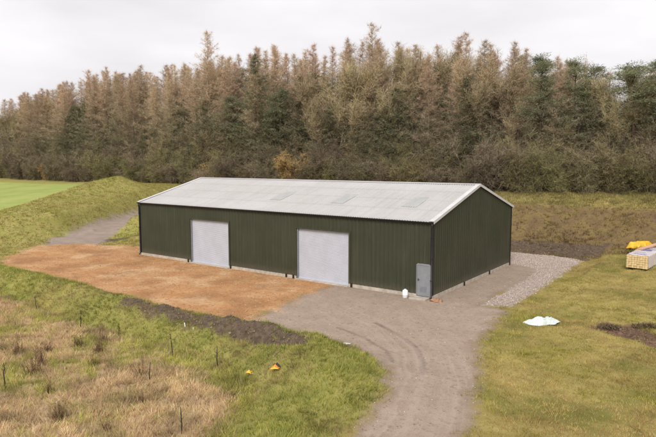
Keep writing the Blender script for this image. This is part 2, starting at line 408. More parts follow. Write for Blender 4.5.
S['mound'] = np.minimum.reduce([-36 - gx, gy + 11, .5 - S['farfield']])
_ld, _, _ls = dline([(8.5, -30), (7.6, -19), (6.9, -15), (5.6, -11.3), (3.8, -8.4), (1, -5.8), (-3, -3.8), (-8, -2)], gx, gy)
S['lane'] = _ls; S['lanefade'] = sst(3.2, 1.2, _ld) * sst(-3.5, -8, gy + .4 * gx)
S['rut'] = np.maximum(np.exp(-(dline(RUT_A, gx, gy)[0] / .16) ** 2), .9 * np.exp(-(dline(RUT_B, gx, gy)[0] / .15) ** 2))
fc = quads.mean(1) if False else None
cxs = (gx[quads[:, 0]] + gx[quads[:, 2]]) / 2; cys = (gy[quads[:, 0]] + gy[quads[:, 2]]) / 2
def at_c(k): return S[k][quads].mean(1)
region = np.zeros(len(quads), int)
for i, k in ((1, 'track'), (2, 'drive'), (3, 'pad'), (4, 'gravel')): region[at_c(k) > 0] = i
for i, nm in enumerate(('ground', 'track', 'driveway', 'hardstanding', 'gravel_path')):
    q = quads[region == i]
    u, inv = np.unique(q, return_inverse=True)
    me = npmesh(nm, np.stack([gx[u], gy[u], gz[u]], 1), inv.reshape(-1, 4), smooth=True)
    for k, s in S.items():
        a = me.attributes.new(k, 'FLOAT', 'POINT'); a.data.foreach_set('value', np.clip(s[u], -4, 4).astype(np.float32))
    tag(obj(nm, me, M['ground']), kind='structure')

# ------------------------------------------------------------------ grass as real blades
def blades(x, y, length, width, lean, col, per=6, rad=.08, rg=rng):
    """tufts at x,y; each 'per' single-triangle blades bent outward"""
    n = len(x); z = height(x, y)
    X = np.repeat(x, per); Y = np.repeat(y, per); Z = np.repeat(z, per)
    Ln = np.repeat(length, per) * rg.uniform(.6, 1.15, n * per); Wd = np.repeat(width, per)
    th = rg.uniform(0, 2 * np.pi, n * per); rr = rg.uniform(0, rad, n * per)
    # tufts share a wind/lodging direction by area
    lod = 3.5 * vnoise(X, Y, 1.1, 41) * np.pi
    le = np.clip(np.repeat(lean, per) * rg.uniform(.5, 1.4, n * per), 0, 1.35)
    ta = np.where(rg.random(n * per) < .66, th, lod)
    dx = np.cos(ta) * np.sin(le); dy = np.sin(ta) * np.sin(le); dz = np.cos(le)
    bx = X + np.cos(th) * rr; by = Y + np.sin(th) * rr
    ph = rg.uniform(0, 2 * np.pi, n * per); wx = np.cos(ph) * Wd / 2; wy = np.sin(ph) * Wd / 2
    V = np.empty((n * per, 3, 3), np.float32)
    V[:, 0] = np.stack([bx - wx, by - wy, Z - .02], 1); V[:, 1] = np.stack([bx + wx, by + wy, Z - .02], 1)
    V[:, 2] = np.stack([bx + dx * Ln, by + dy * Ln, Z + dz * Ln], 1)
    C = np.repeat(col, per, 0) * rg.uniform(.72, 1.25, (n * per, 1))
    C = np.repeat(C[:, None, :], 3, 1); C[:, :2] *= .82  # root ends darker: slight natural tint plus occlusion shade painted into the colour
    return V.reshape(-1, 3), C.reshape(-1, 3)
def scatter(x0, x1, y0, y1, dens):
    n = int((x1 - x0) * (y1 - y0) * dens); return rng.uniform(x0, x1, n), rng.uniform(y0, y1, n)
CAMX, CAMY = 14.22, -30.28
def inview(x, y, m=6):
    dx = x - CAMX; dy = y - CAMY; d = -.585 * dx + .811 * dy; s = .811 * dx + .585 * dy
    return (np.abs(s) < d * .585 + m) & (d > 10), d
def hardmask(x, y, m=.15):
    h = np.zeros(len(x), bool)
    for p, j in ((PAD, m + .1), (DRIVE, m + .1), (GRAVEL, m), (TRACK, m)):
        h |= sdf(p, x, y) + .45 * fbm(x, y, .8, 61) > -j + rng.uniform(0, .55, len(x)) ** 2 * 2
    h |= (x > -L - .5) & (x < .5) & (y > -.5) & (y < WID + .5)
    return h
def pal(n, cols, w):
    return np.array(cols)[rng.choice(len(cols), n, p=np.array(w) / sum(w))]
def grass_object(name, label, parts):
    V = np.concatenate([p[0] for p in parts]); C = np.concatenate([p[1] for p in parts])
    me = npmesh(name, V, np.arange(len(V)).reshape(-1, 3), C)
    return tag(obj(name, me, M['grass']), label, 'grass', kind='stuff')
soilmask = lambda x, y: np.maximum.reduce([sdf(SOILBANK, x, y), sdf(SOILPIT, x, y), sdf(HOLE, x, y), sdf(SOILHUMP, x, y)])

# dry field in front
x, y = scatter(-38, 9, -28, -12, 75)
k, _ = inview(x, y, 6); f = sdf(FIELDLINE, x, y) + .5 * fbm(x, y, 1.2, 71); k &= (f > -.1) & ~hardmask(x, y)
x, y = x[k], y[k]
gpatch = .75 * fbm(x, y, 2.6, 81) + .75 * fbm(x, y, .8, 83) + .40 * sst(2.5, -0.5, sdf(FIELDLINE, x, y)) - .12
isg = gpatch + rng.normal(0, .2, len(x)) > .13
col = np.where(isg[:, None], pal(len(x), [(.42, .40, .10), (.33, .33, .08), (.52, .46, .15)], [3, 2, 2]), pal(len(x), [(.63, .455, .265), (.54, .37, .215), (.39, .25, .15), (.70, .55, .34), (.58, .48, .21)], [4, 3, 2, 2, 2]))
dk = sst(.1, .7, fbm(x, y, 1.1, 91)); col = col * (1 - .45 * dk[:, None]) * (1.1 + .45 * fbm(x, y, .75, 181, 2))[:, None]
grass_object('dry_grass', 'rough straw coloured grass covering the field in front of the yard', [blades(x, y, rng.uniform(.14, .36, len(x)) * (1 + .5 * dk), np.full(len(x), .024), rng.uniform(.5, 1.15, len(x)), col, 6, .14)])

# lush bund and end mound
x, y = scatter(-50, 6.5, -26, -9, 110)
k, d = inview(x, y, 6); f = sdf(LUSH, x, y) + .4 * fbm(x, y, 1.1, 73); k &= (f > -.1) & ~hardmask(x, y, 0.0) & (soilmask(x, y) + .6 * fbm(x, y, .9, 77) < rng.uniform(-.1, .35, len(x)) + .9 * (rng.random(len(x)) < .10))
x, y = x[k], y[k]
br = fbm(x, y, 2.0, 85) + rng.normal(0, .2, len(x)) > .12
col = np.where(br[:, None], pal(len(x), [(.40, .33, .12), (.46, .335, .18), (.33, .29, .08)], [2, 2, 2]), pal(len(x), [(.30, .315, .07), (.39, .38, .09), (.21, .235, .05), (.46, .41, .12)], [3, 3, 2, 2]))
col = col * (1.0 + .45 * fbm(x, y, .8, 185, 2))[:, None]
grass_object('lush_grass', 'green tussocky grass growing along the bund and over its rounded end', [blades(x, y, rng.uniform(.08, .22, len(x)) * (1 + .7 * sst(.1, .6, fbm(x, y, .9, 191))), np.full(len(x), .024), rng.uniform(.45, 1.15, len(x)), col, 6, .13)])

# right-hand slope
x, y = scatter(3.5, 34, -24, 29, 95)
k, d = inview(x, y, 14); k &= ~hardmask(x, y, .05) & (sdf(LUSH, x, y) < 0) & (soilmask(x, y) + .45 * fbm(x, y, .6, 79) < 0 + .8 * (rng.random(len(x)) < .22)) & (sdf(FIELDLINE, x, y) < 0) & (y < 23 + .6 * fbm(x, y, 2, 5))
k &= rng.random(len(x)) < np.clip(24 / np.maximum(d, 1), .45, 1)
x, y = x[k], y[k]
gp = fbm(x, y, 3.0, 87) + .4 * fbm(x, y, .8, 89)
w = rng.normal(0, .18, len(x)) + gp - .45 * sst(-7, -15, y) * sst(9, 12, x - .3 * (y + 12))
col = np.where((w > .2)[:, None], pal(len(x), [(.33, .305, .065), (.40, .35, .08)], [2, 2]), np.where((w < -.28)[:, None], pal(len(x), [(.48, .335, .14), (.40, .265, .11), (.55, .42, .17)], [2, 2, 1]), pal(len(x), [(.46, .37, .115), (.40, .33, .10), (.54, .44, .15)], [3, 3, 2])))
col = col * (1.02 + .38 * fbm(x, y, .8, 183, 2))[:, None]
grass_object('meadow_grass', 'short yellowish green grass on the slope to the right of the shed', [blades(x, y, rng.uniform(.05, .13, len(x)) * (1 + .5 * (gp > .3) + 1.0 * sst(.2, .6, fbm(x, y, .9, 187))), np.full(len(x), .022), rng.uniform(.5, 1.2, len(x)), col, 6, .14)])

# bank behind + strip on top
x, y = scatter(-14, 36, 20.3, 33.5, 34)
k, d = inview(x, y, 14); k &= (soilmask(x, y) + .6 * fbm(x, y, 1, 93) < .1 + 1.2 * (rng.random(len(x)) < .25)) & ~hardmask(x, y)
x, y = x[k], y[k]
top = sst(28.2, 29.3, y + .5 * fbm(x, y, 1.5, 95)); w = fbm(x, y, 2.5, 97) + rng.normal(0, .25, len(x))
k = rng.random(len(x)) < np.where(top > .5, 1, .15 + .6 * sst(-.3, .4, fbm(x, y, 3.0, 189))); x, y, top, w = x[k], y[k], top[k], w[k]
col = np.where((top > .5)[:, None], pal(len(x), [(.37, .315, .12), (.43, .35, .15), (.30, .265, .09)], [3, 2, 2]), np.where((w > .12)[:, None], pal(len(x), [(.30, .245, .07), (.36, .28, .09)], [2, 2]), pal(len(x), [(.25, .155, .075), (.32, .21, .10), (.15, .095, .055)], [2, 2, 2])))
col = col * (.95 + .55 * fbm(x, y, 1.3, 195, 2))[:, None]
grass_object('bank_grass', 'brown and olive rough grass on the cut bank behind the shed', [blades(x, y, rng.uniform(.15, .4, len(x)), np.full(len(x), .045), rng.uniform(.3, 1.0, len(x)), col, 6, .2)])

# grassed mound, verges and strip left of the shed
x, y = scatter(-85, -26, -16, 33, 15)
k, d = inview(x, y, 8); k &= ~hardmask(x, y, .1) & (sdf(FARFIELD, x, y) + .8 * fbm(x, y, 2, 99) < 0) & (sdf(LUSH, x, y) < .1) & ~((x > -30) & (y < 3)) & (soilmask(x, y) < .2)
x, y = x[k], y[k]
w = fbm(x, y, 3.5, 101) + .5 * fbm(x, y, 1.1, 103) + rng.normal(0, .22, len(x))
col = np.where((w > .15)[:, None], pal(len(x), [(.34, .345, .075), (.41, .385, .095), (.26, .275, .06)], [3, 2, 2]), pal(len(x), [(.42, .345, .12), (.35, .285, .095), (.48, .39, .15)], [3, 2, 1]))
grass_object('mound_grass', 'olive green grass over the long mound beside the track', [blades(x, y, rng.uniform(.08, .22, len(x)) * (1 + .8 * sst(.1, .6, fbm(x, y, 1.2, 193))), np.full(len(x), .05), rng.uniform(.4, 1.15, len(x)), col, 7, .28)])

# ------------------------------------------------------------------ loose stones
def stones(name, label, x, y, size, cols, w, sink=.3):
    base = np.array([(1, 0, 0), (-1, 0, 0), (0, 1, 0), (0, -1, 0), (0, 0, 1), (0, 0, -1)], float)
    F = np.array([(0, 2, 4), (2, 1, 4), (1, 3, 4), (3, 0, 4), (2, 0, 5), (1, 2, 5), (3, 1, 5), (0, 3, 5)])
    n = len(x); z = height(x, y)
    V = base[None] * rng.uniform(.6, 1.3, (n, 6, 1)) * (size[:, None, None] / 2); V[:, :, 2] *= .7
    a = rng.uniform(0, 6.28, n); c, s = np.cos(a)[:, None], np.sin(a)[:, None]
    vx = V[:, :, 0] * c - V[:, :, 1] * s; vy = V[:, :, 0] * s + V[:, :, 1] * c
    V = np.stack([vx + x[:, None], vy + y[:, None], V[:, :, 2] + (z + size * (.35 - sink))[:, None]], -1).reshape(-1, 3)
    FF = (F[None] + 6 * np.arange(n)[:, None, None]).reshape(-1, 3)
    C = np.repeat(pal(n, cols, w) * rng.uniform(.75, 1.2, (n, 1)), 6, 0)
    return tag(obj(name, npmesh(name, V, FF, C), M['stone']), label, 'stones', kind='stuff')
x, y = scatter(-4, 5, .4, 21, 130); k = (sdf(GRAVEL, x, y) + .3 * fbm(x, y, .7, 107) > 0) & ~((x < .3) & (y < WID + .3)); x, y = x[k], y[k]
stones('gravel_stones', 'pale pinkish stones of the gravel margin beside the gable', x, y, rng.uniform(.04, .11, len(x)), [(.44, .37, .325), (.53, .455, .41), (.35, .28, .235), (.41, .315, .26)], [3, 2, 2, 2])
x, y = scatter(-8, 10, -22, 14, 26); k = (sdf(DRIVE, x, y) > -.2) & ~((x > -L) & (x < .2) & (y > -.1)); k &= rng.random(len(x)) < .25 + .75 * sst(.9, -.1, sdf(DRIVE, x, y)); x, y = x[k], y[k]
stones('driveway_stones', 'scattered small stones on the beaten earth driveway', x, y, rng.uniform(.02, .075, len(x)), [(.40, .34, .29), (.30, .24, .19), (.20, .15, .12), (.52, .46, .40)], [3, 3, 2, 1])
x, y = scatter(-41, -5, -11, 3.2, 26); k = (sdf(PAD, x, y) > .0) & (fbm(x, y, 1.8, 171) + .6 * rng.random(len(x)) > .2) & ~((x > -L - .1) & (y > -.1)); x, y = x[k], y[k]
stones('hardcore_rubble', 'crushed orange brick rubble spread over the yard', x, y, rng.uniform(.02, .085, len(x)), [(.50, .26, .11), (.40, .18, .07), (.62, .42, .25), (.30, .15, .07)], [4, 3, 2, 2])
x, y = scatter(-19, 0, -13, -10.3, 40); k = soilmask(x, y) > -.15; x, y = x[k], y[k]
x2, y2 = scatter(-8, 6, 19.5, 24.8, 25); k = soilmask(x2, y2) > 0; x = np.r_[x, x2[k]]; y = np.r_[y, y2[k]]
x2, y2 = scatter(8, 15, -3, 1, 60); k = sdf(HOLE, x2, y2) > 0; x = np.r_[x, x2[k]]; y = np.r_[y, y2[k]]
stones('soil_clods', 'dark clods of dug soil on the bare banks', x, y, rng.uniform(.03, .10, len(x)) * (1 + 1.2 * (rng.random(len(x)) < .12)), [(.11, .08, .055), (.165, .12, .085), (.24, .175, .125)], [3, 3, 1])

# ------------------------------------------------------------------ the shed
shed = tag(empty('storage_shed'), 'long olive green corrugated farm shed with pale grey roof and two white roller doors', 'shed')
PITCH = .3; PROF = [(0, 0), (.05, .035), (.14, .035), (.19, 0)]     # trapezoid rib
def prof_xs(a, b):
    out = []; k0 = int(math.floor(a / PITCH)) - 1
    k = k0
    while k * PITCH < b + PITCH:
        for u, v in PROF:
            t = k * PITCH + u
            out.append((t, v))
        k += 1
    res = [(a, np.interp(a, [q[0] for q in out], [q[1] for q in out]))] + [q for q in out if a + 1e-4 < q[0] < b - 1e-4] + [(b, np.interp(b, [q[0] for q in out], [q[1] for q in out]))]
    return res
def clad_panel(mb, a, b, z0, ztop, place):
    xs = prof_xs(a, b); vs = []
    for t, v in xs: vs += [place(t, v, z0), place(t, v, ztop(t))]
    mb.add(vs, [(2 * i, 2 * i + 2, 2 * i + 3, 2 * i + 1) for i in range(len(xs) - 1)])
BASE = .2
D1 = (-21.35, -16.98); D2 = (-10.3, -5.93); DH = 3.55; PD = (-1.03, -.1); PDH = 2.02
front = lambda t, v, z: (t, -v, z)
mb = MB()
e = EAVE - .02
cuts = [(-L, D1[0]), (D1[1], D2[0]), (D2[1], PD[0])]
for a, b in cuts: clad_panel(mb, a, b, BASE, lambda t: e, front)
for (a, b), h in ((D1, DH), (D2, DH), ((PD[0], PD[1]), PDH + .06)): clad_panel(mb, a, b, h, lambda t: e, front)
clad_panel(mb, PD[1], 0, BASE, lambda t: e, front)
mb.build('front_wall', M['clad'], shed)
mb = MB(); clad_panel(mb, -L, 0, BASE, lambda t: e, lambda t, v, z: (t, WID + v, z)); mb.build('back_wall', M['clad'], shed)
gz_ = lambda t: EAVE + (RIDGE - EAVE) * (1 - abs(t - WID / 2) / (WID / 2)) - .02
for nm, pl in (('gable_wall', lambda t, v, z: (v, t, z)), ('gable_wall', lambda t, v, z: (-L - v, t, z))):
    mb = MB(); clad_panel(mb, 0, WID / 2, BASE, gz_, pl); clad_panel(mb, WID / 2, WID, BASE, gz_, pl); mb.build(nm, M['clad'], shed)
# roof slopes, corrugated
def roof_slope(side):
    step = .177 / 6; x0, x1 = -L - .12, .10; n = int((x1 - x0) / step); xs = np.linspace(x0, x1, n)
    w = .022 * np.cos(xs / .177 * 2 * np.pi)
    vs = []; fs = []; lines = []
    fr = [(-.028, .03), (.25, .03), (.25, .018), (.5, .018), (.5, .006), (.752, .006), (.752, -.006), (1.0, -.006)]
    for t, lift in fr:
        yy = t * WID / 2; yy = yy if side > 0 else WID - yy
        zz = EAVE + .05 + (RIDGE - EAVE) * t + (.045 - lift)
        lines.append(np.stack([xs, np.full(n, yy), zz + w], 1))
    V = np.concatenate(lines); I = np.arange(n)
    F = []
    for r in range(len(fr) - 1):
        a = r * n + I[:-1]; q = np.stack([a, a + 1, a + n + 1, a + n], 1); F.append(q if side > 0 else q[:, ::-1])
    return npmesh('roof', V, np.concatenate(F), smooth=False)
roofs = [obj('roof', roof_slope(s), M['roof'], shed) for s in (1, -1)]
mb = MB()
xs = [-L - .14, .12]
prof = [(-.24, -.045), (-.05, .012), (0, .03), (.05, .012), (.24, -.045)]
mb.add([(xx, WID / 2 + u, RIDGE + .115 + v) for xx in xs for u, v in prof], [(i, i + 1, i + 6, i + 5) for i in range(4)])
mb.build('ridge_cap', M['roof'], shed)
# rooflights, one sheet wide, set a few mm proud of the roof sheeting
for xc in (-14.1, -8.35, -2.75):
    n = 50; xs = np.linspace(xc - .53, xc + .53, n); w = .022 * np.cos(xs / .177 * 2 * np.pi)
    vs = []
    for t in (.29, .57):
        vs.append(np.stack([xs, np.full(n, t * WID / 2), EAVE + .05 + (RIDGE - EAVE) * t + .046 + w], 1))
    I = np.arange(n - 1)
    obj('rooflight', npmesh('rooflight', np.concatenate(vs), np.stack([I, I + 1, I + n + 1, I + n], 1)), M['rooflight'], roofs[0])
# verge trims: white flashing along both gables
sl = (RIDGE - EAVE) / (WID / 2)
for gx_, sgn in ((.0, 1), (-L, -1)):
    for side in (0, 1):
        mb = MB(); pts = []
        for t in (-.03, 1.0):
            yy = t * WID / 2; yy = yy if side == 0 else WID - yy
            zt = EAVE + .135 + (RIDGE - EAVE) * t
            a, b = gx_ + sgn * .07, gx_ + sgn * .135
            inn = gx_ - sgn * .17
            pts.append([(inn, yy, zt - .005), (b, yy, zt), (b, yy, zt - .18), (b - sgn * .012, yy, zt - .18), (b - sgn * .012, yy, zt - .02), (inn, yy, zt - .02)])
        v = pts[0] + pts[1]
        mb.add(v, [(i, (i + 1) % 6, 6 + (i + 1) % 6, 6 + i) for i in range(6)] + [tuple(range(6)), tuple(range(11, 5, -1))])
        mb.build('verge_trim', M['white_trim'], shed)
# gutters
for yy, sg in ((-.17, -1), (WID + .17, 1)):
    mb = MB(); n = 9; v = []
    for xx in (-L - .1, .1):
        for k in range(n):
            a = math.pi * k / (n - 1); v.append((xx, yy + .085 * math.cos(a), EAVE + .02 - .11 * math.sin(a)))
        for k in range(n - 1, -1, -1):
            a = math.pi * k / (n - 1); v.append((xx, yy + .075 * math.cos(a), EAVE + .02 - .10 * math.sin(a)))
    m = 2 * n
    mb.add(v, [(i, (i + 1) % m, m + (i + 1) % m, m + i) for i in range(m)])
    mb.add([v[i] for i in range(n)], [tuple(range(n))]); mb.add([v[m + i] for i in range(n)], [tuple(range(n))])
    mb.build('gutter', M['black'], shed)
# corner trims (dark) and downpipes
for (cx_, cy_, sx, sy) in ((0, 0, 1, -1), (-L, 0, -1, -1), (0, WID, 1, 1), (-L, WID, -1, 1)):
    mb = MB(); o_ = .042
    mb.add([(cx_ - sx * .14, cy_ + sy * o_, BASE), (cx_ + sx * o_, cy_ + sy * o_, BASE), (cx_ + sx * o_, cy_ - sy * .14, BASE), (cx_ - sx * .14, cy_ + sy * o_, EAVE - .02), (cx_ + sx * o_, cy_ + sy * o_, EAVE - .02), (cx_ + sx * o_, cy_ - sy * .14, EAVE - .02)], [(0, 1, 4, 3), (1, 2, 5, 4)])
    mb.build('corner_trim', M['black'], shed)
for px_, py_ in ((-.0, -.12), (-L + .02, -.12)):
    mb = MB(); mb.tube([(px_, -.17, EAVE - .08), (px_, -.17, EAVE - .22), (px_, py_, EAVE - .42), (px_, py_, .16), (px_, py_ - .12, .06)], .055, 10)
    dp = mb.build('downpipe', M['black'], shed, True)
    for zz in (1.1, 2.4, 3.7):
        mb = MB(); mb.box(px_ - .075, px_ + .075, py_ - .06, -.045, zz, zz + .04); mb.build('bracket', M['black'], dp)
# plinths
for a, b in ((-L, D1[0]), (D1[1], D2[0]), (D2[1], PD[0]), (-.09, .06)):
    mb = MB(); mb.box(a, b, -.06, .12, -.3, BASE - .004); mb.build('plinth', M['concrete'], shed)
for xx, a, b in ((0, .13, WID + .05), (-L, .13, WID + .05)):
    mb = MB(); mb.box(xx - .12, xx + .06, a, b, -.3, BASE - .006); mb.build('plinth', M['concrete'], shed)
mb = MB(); mb.box(-L + .07, -.125, WID - .12, WID + .06, -.3, BASE - .008); mb.build('plinth', M['concrete'], shed)
# stanchion feet showing at the base
for xx in (-21.6, -16.75, -11.2, -10.55, -5.68):
    mb = MB(); mb.box(xx - .07, xx + .07, -.13, -.065, -.1, .26, .01); mb.build('post_foot', M['black'], shed)
for yy in (4.7, 9.4, 13.9):
    mb = MB(); mb.box(.065, .13, yy - .07, yy + .07, -.1, .26, .01); mb.build('post_foot', M['black'], shed)
# roller doors
for a, b in (D1, D2):
    dr = obj('roller_door', npmesh('roller_door', *(lambda: (
        np.array([(xx, .16 - dy, zz) for zz, dy in [(k * .075 + o_, q) for k in range(int(DH / .075) + 1) for o_, q in ((0, 0), (.012, .009), (.05, .009), (.062, 0))] for xx in (a + .06, b - .06)]),
        np.array([(2 * i, 2 * i + 1, 2 * i + 3, 2 * i + 2) for i in range(4 * (int(DH / .075) + 1) - 1)])))()), M['shutter'], shed)
    for s, xx in ((1, a), (-1, b)):
        mb = MB(); mb.box(min(xx, xx + s * .075), max(xx, xx + s * .075), .03, .2, .004, DH); mb.build('guide_rail', M['steel' if s < 0 else 'door'], dr)  # left rail takes the darker grey: shade of the reveal put into its colour
    for s, xx in ((1, a), (-1, b)):
        mb = MB(); mb.box(min(xx, xx - s * .13) , max(xx, xx - s * .13) , -.05, -.038, .0, DH + .1); mb.box(xx - .004, xx + .004, -.0375, .3, 0, DH); mb.build('jamb_trim', M['clad'], shed)
    mb = MB(); mb.box(a + .075, b - .075, .1, .19, .01, .12, .01); mb.build('bottom_rail', M['shutter'], dr)
    mb = MB(); mb.box(a, b, .0, .4, DH - .012, DH - .004); mb.box(a, b, -.052, -.04, DH - .005, DH + .12); mb.build('lintel_trim', M['clad'], shed)
    mb = MB(); mb.box(a + .004, b - .004, -.22, .4, -.2, .03, .01); mb.build('threshold', M['concrete'], shed)
# personnel door
pd = MB(); a, b = PD
pd.box(a + .05, b - .05, -.03, .015, .1, PDH - .05, .006); pdo = pd.build('door', M['door'], shed)
fr = MB(); fr.box(a, a + .05, -.05, .06, .06, PDH); fr.box(b - .05, b, -.05, .06, .06, PDH); fr.box(a + .05, b - .05, -.05, .06, PDH - .05, PDH + .05); fr.build('frame', M['door'], pdo)
hd = MB(); hd.box(a + .1, a + .14, -.045, -.03, 1.0, 1.16, .004); hd.tube([(a + .12, -.04, 1.1), (a + .12, -.085, 1.1), (a + .23, -.085, 1.1)], .011, 8); hd.build('handle', M['black'], pdo)
lv = MB()
for k in range(7): lv.box(a + .25, b - .25, -.044, -.0305, .35 + k * .05, .37 + k * .05)
lv.build('louvre', M['door'], pdo)
st = MB(); st.box(a - .15, b + .0, -.75, -.07, -.2, .1, .02); tag(st.build('door_step', M['concrete']), 'pale concrete step in front of the grey side door', 'step')

# ------------------------------------------------------------------ small things round the shed
def lathe(prof, n=20, wob=0):
    mb = MB(); v = []
    for r, z in prof: v += [(r * math.cos(2 * math.pi * k / n), r * math.sin(2 * math.pi * k / n), z) for k in range(n)]
    f = [(i * n + k, i * n + (k + 1) % n, (i + 1) * n + (k + 1) % n, (i + 1) * n + k) for i in range(len(prof) - 1) for k in range(n)]
    return mb.add(v, f)
dz_ = float(height(np.array([-1.55]), np.array([-.6]))[0])
dm = tag(empty('plastic_drum', (-1.5, -.55, dz_)), 'small white plastic drum against the wall beside the grey door', 'drum')
lathe([(.001, 0), (.15, 0), (.165, .02), (.165, .16), (.172, .17), (.172, .19), (.165, .2), (.165, .4), (.14, .46), (.07, .475)]).build('body', M['whiteplastic'], dm, True)
lathe([(.07, .47), (.07, .52), (.001, .525)]).build('cap', M['whiteplastic'], dm, True)
# heap of broken brick at the corner
def lump(seed, sx, sy, sz, mat, name, loc, rz=0, seg=26, rough=.25, parent=None):
    rg = np.random.default_rng(seed); V = []; F = []
    n1, n2 = seg, seg
    th = np.linspace(0, 2 * np.pi, n1, endpoint=False); ph = np.linspace(0, np.pi * .52, n2)
    for p in ph:
        for t in th:
            dx, dy, dz = math.sin(p) * math.cos(t), math.sin(p) * math.sin(t), math.cos(p)
            k = 1 + rough * float(fbm(dx * 2 + seed, dy * 2 + dz * 1.5, .9, seed)) + rough * .5 * float(fbm(dx * 2 + seed, dy * 2 - dz, .3, seed + 5, 2))
            V.append((dx * sx * k, dy * sy * k, dz * sz * k))
    for i in range(n2 - 1):
        for j in range(n1): F.append((i * n1 + j, i * n1 + (j + 1) % n1, (i + 1) * n1 + (j + 1) % n1, (i + 1) * n1 + j))
    o = obj(name, npmesh(name, V, F, smooth=True), mat, parent, loc); o.rotation_euler[2] = rz
    return o
def gz1(x, y): return float(height(np.array([x]), np.array([y]))[0])
lump(3, .38, .26, .14, M['brick'], 'brick_rubble', (.42, -.35, gz1(.42, -.35) - .03), .4, rough=.9)
tag(bpy.data.objects['brick_rubble'], 'low pile of orange broken brick at the near corner of the shed', 'rubble')

# crumpled white sheet lying on the grass
def sheet(name, nx_, ny_, sx, sy, hf, mat, loc, rz=0, parent=None, thick=.012):
    V = []; F = []
    for i in range(nx_):
        for j in range(ny_):
            u = i / (nx_ - 1) * 2 - 1; v = j / (ny_ - 1) * 2 - 1
            V.append(hf(u, v, sx, sy))
    for i in range(nx_ - 1):
        for j in range(ny_ - 1):
            a = i * ny_ + j; F.append((a, a + ny_, a + ny_ + 1, a + 1))
    o = obj(name, npmesh(name, V, F, smooth=True), mat, parent, loc); o.rotation_euler[2] = rz
    m = o.modifiers.new('thick', 'SOLIDIFY'); m.thickness = thick
    return o
def crumple(u, v, sx, sy):
    r = math.hypot(u, v); a = math.atan2(v, u)
    # square to irregular blob
    k = (1 + .22 * math.sin(2 * a + .6) + .12 * math.sin(5 * a)) 
    sq = max(abs(u), abs(v)) / (r + 1e-6)
    x = u * sq * sx * k; y = v * sq * sy * k
    e = 1 - max(abs(u), abs(v))
    fold = abs(float(fbm(u * 1.6 + 3, v * 1.6, .9, 131))) ** .8 + .5 * abs(float(fbm(u * 2 + 9, v * 2, .35, 137)))
    if u < -.45: y += .34 * (-.45 - u) ** 1.2; x -= .35 * (-.45 - u)
    z = .03 + .26 * min(1, e * 2.2) * (.35 + 1.25 * fold) 
    return (x, y, z)
bx_, by_ = 6.85, -1.5
bag = sheet('plastic_sheet', 44, 44, 0.74, .46, crumple, M['bagplastic'], (bx_, by_, gz1(bx_, by_)), .78)
tag(bag, 'crumpled white plastic sheet lying on the grass right of the driveway', 'plastic sheet')
# two bright scraps by the stones in front of the bund
def scrap_h(seed, hgt):
    def f(u, v, sx, sy):
        e = 1 - max(abs(u), abs(v))
        return (u * sx * (1 + .3 * math.sin(3 * v + seed)), v * sy * (1 + .3 * math.sin(2.3 * u + seed)), .06 + hgt * e * (.6 + .8 * abs(float(fbm(u + seed, v, .5, seed)))))
    return f
o = sheet('plastic_scrap', 14, 14, .11, .10, scrap_h(5, .15), M['yellow'], (-.70, -14.85, gz1(-.70, -14.85) + .12), .5); tag(o, 'small bright yellow plastic scrap lying in the dry grass', 'plastic scrap')
gl = tag(empty('torn_sack', (.62, -14.80, gz1(.62, -14.8) + .10), .5), 'small torn orange and black sack beside the green end of the bund', 'sack')
sheet('orange_side', 14, 14, .15, .10, scrap_h(8, .14), M['orange'], (0, 0, 0), 0, gl); sheet('black_side', 14, 14, .14, .08, scrap_h(9, .17), M['black'], (.05, .10, .04), -.5, gl)
sheet('yellow_edge', 12, 12, .14, .05, scrap_h(10, .1), M['yellow'], (-.02, -.10, .0), .1, gl)
# pale rubble between them
x = rng.normal(-.15, .38, 40); y = rng.normal(-14.35, .3, 40)
stones('field_stones', 'little spread of pale stones and earth at the foot of the bund', x, y, rng.uniform(.05, .15, 40), [(.34, .28, .21), (.28, .22, .17), (.20, .14, .10)], [2, 2, 2])
# white marker pegs and paper scraps
for (xx, yy, hh, lb) in ((-7.45, -12.32, .2, 'taller of two white pegs in the dark soil bank'), (-6.75, -12.38, .12, 'shorter of two white pegs in the dark soil bank')):
    zz = gz1(xx, yy)
    mb = MB(); mb.box(-.025, .025, -.015, .015, -.1, hh, .006); mb.box(-.014, .014, -.009, .009, hh - .002, hh + .02, .004)
    o = mb.build('marker_peg', M['whiteplastic']); o.location = (xx, yy, zz); o.rotation_euler = (.12, -.1, .5); tag(o, lb, 'peg')
xx, yy = .75, -10.3
tag(sheet('paper_scrap', 10, 10, .16, .1, scrap_h(12, .08), M['whiteplastic'], (xx, yy, gz1(xx, yy)), .2), 'pale paper scrap at the edge of the driveway by the bund', 'paper')

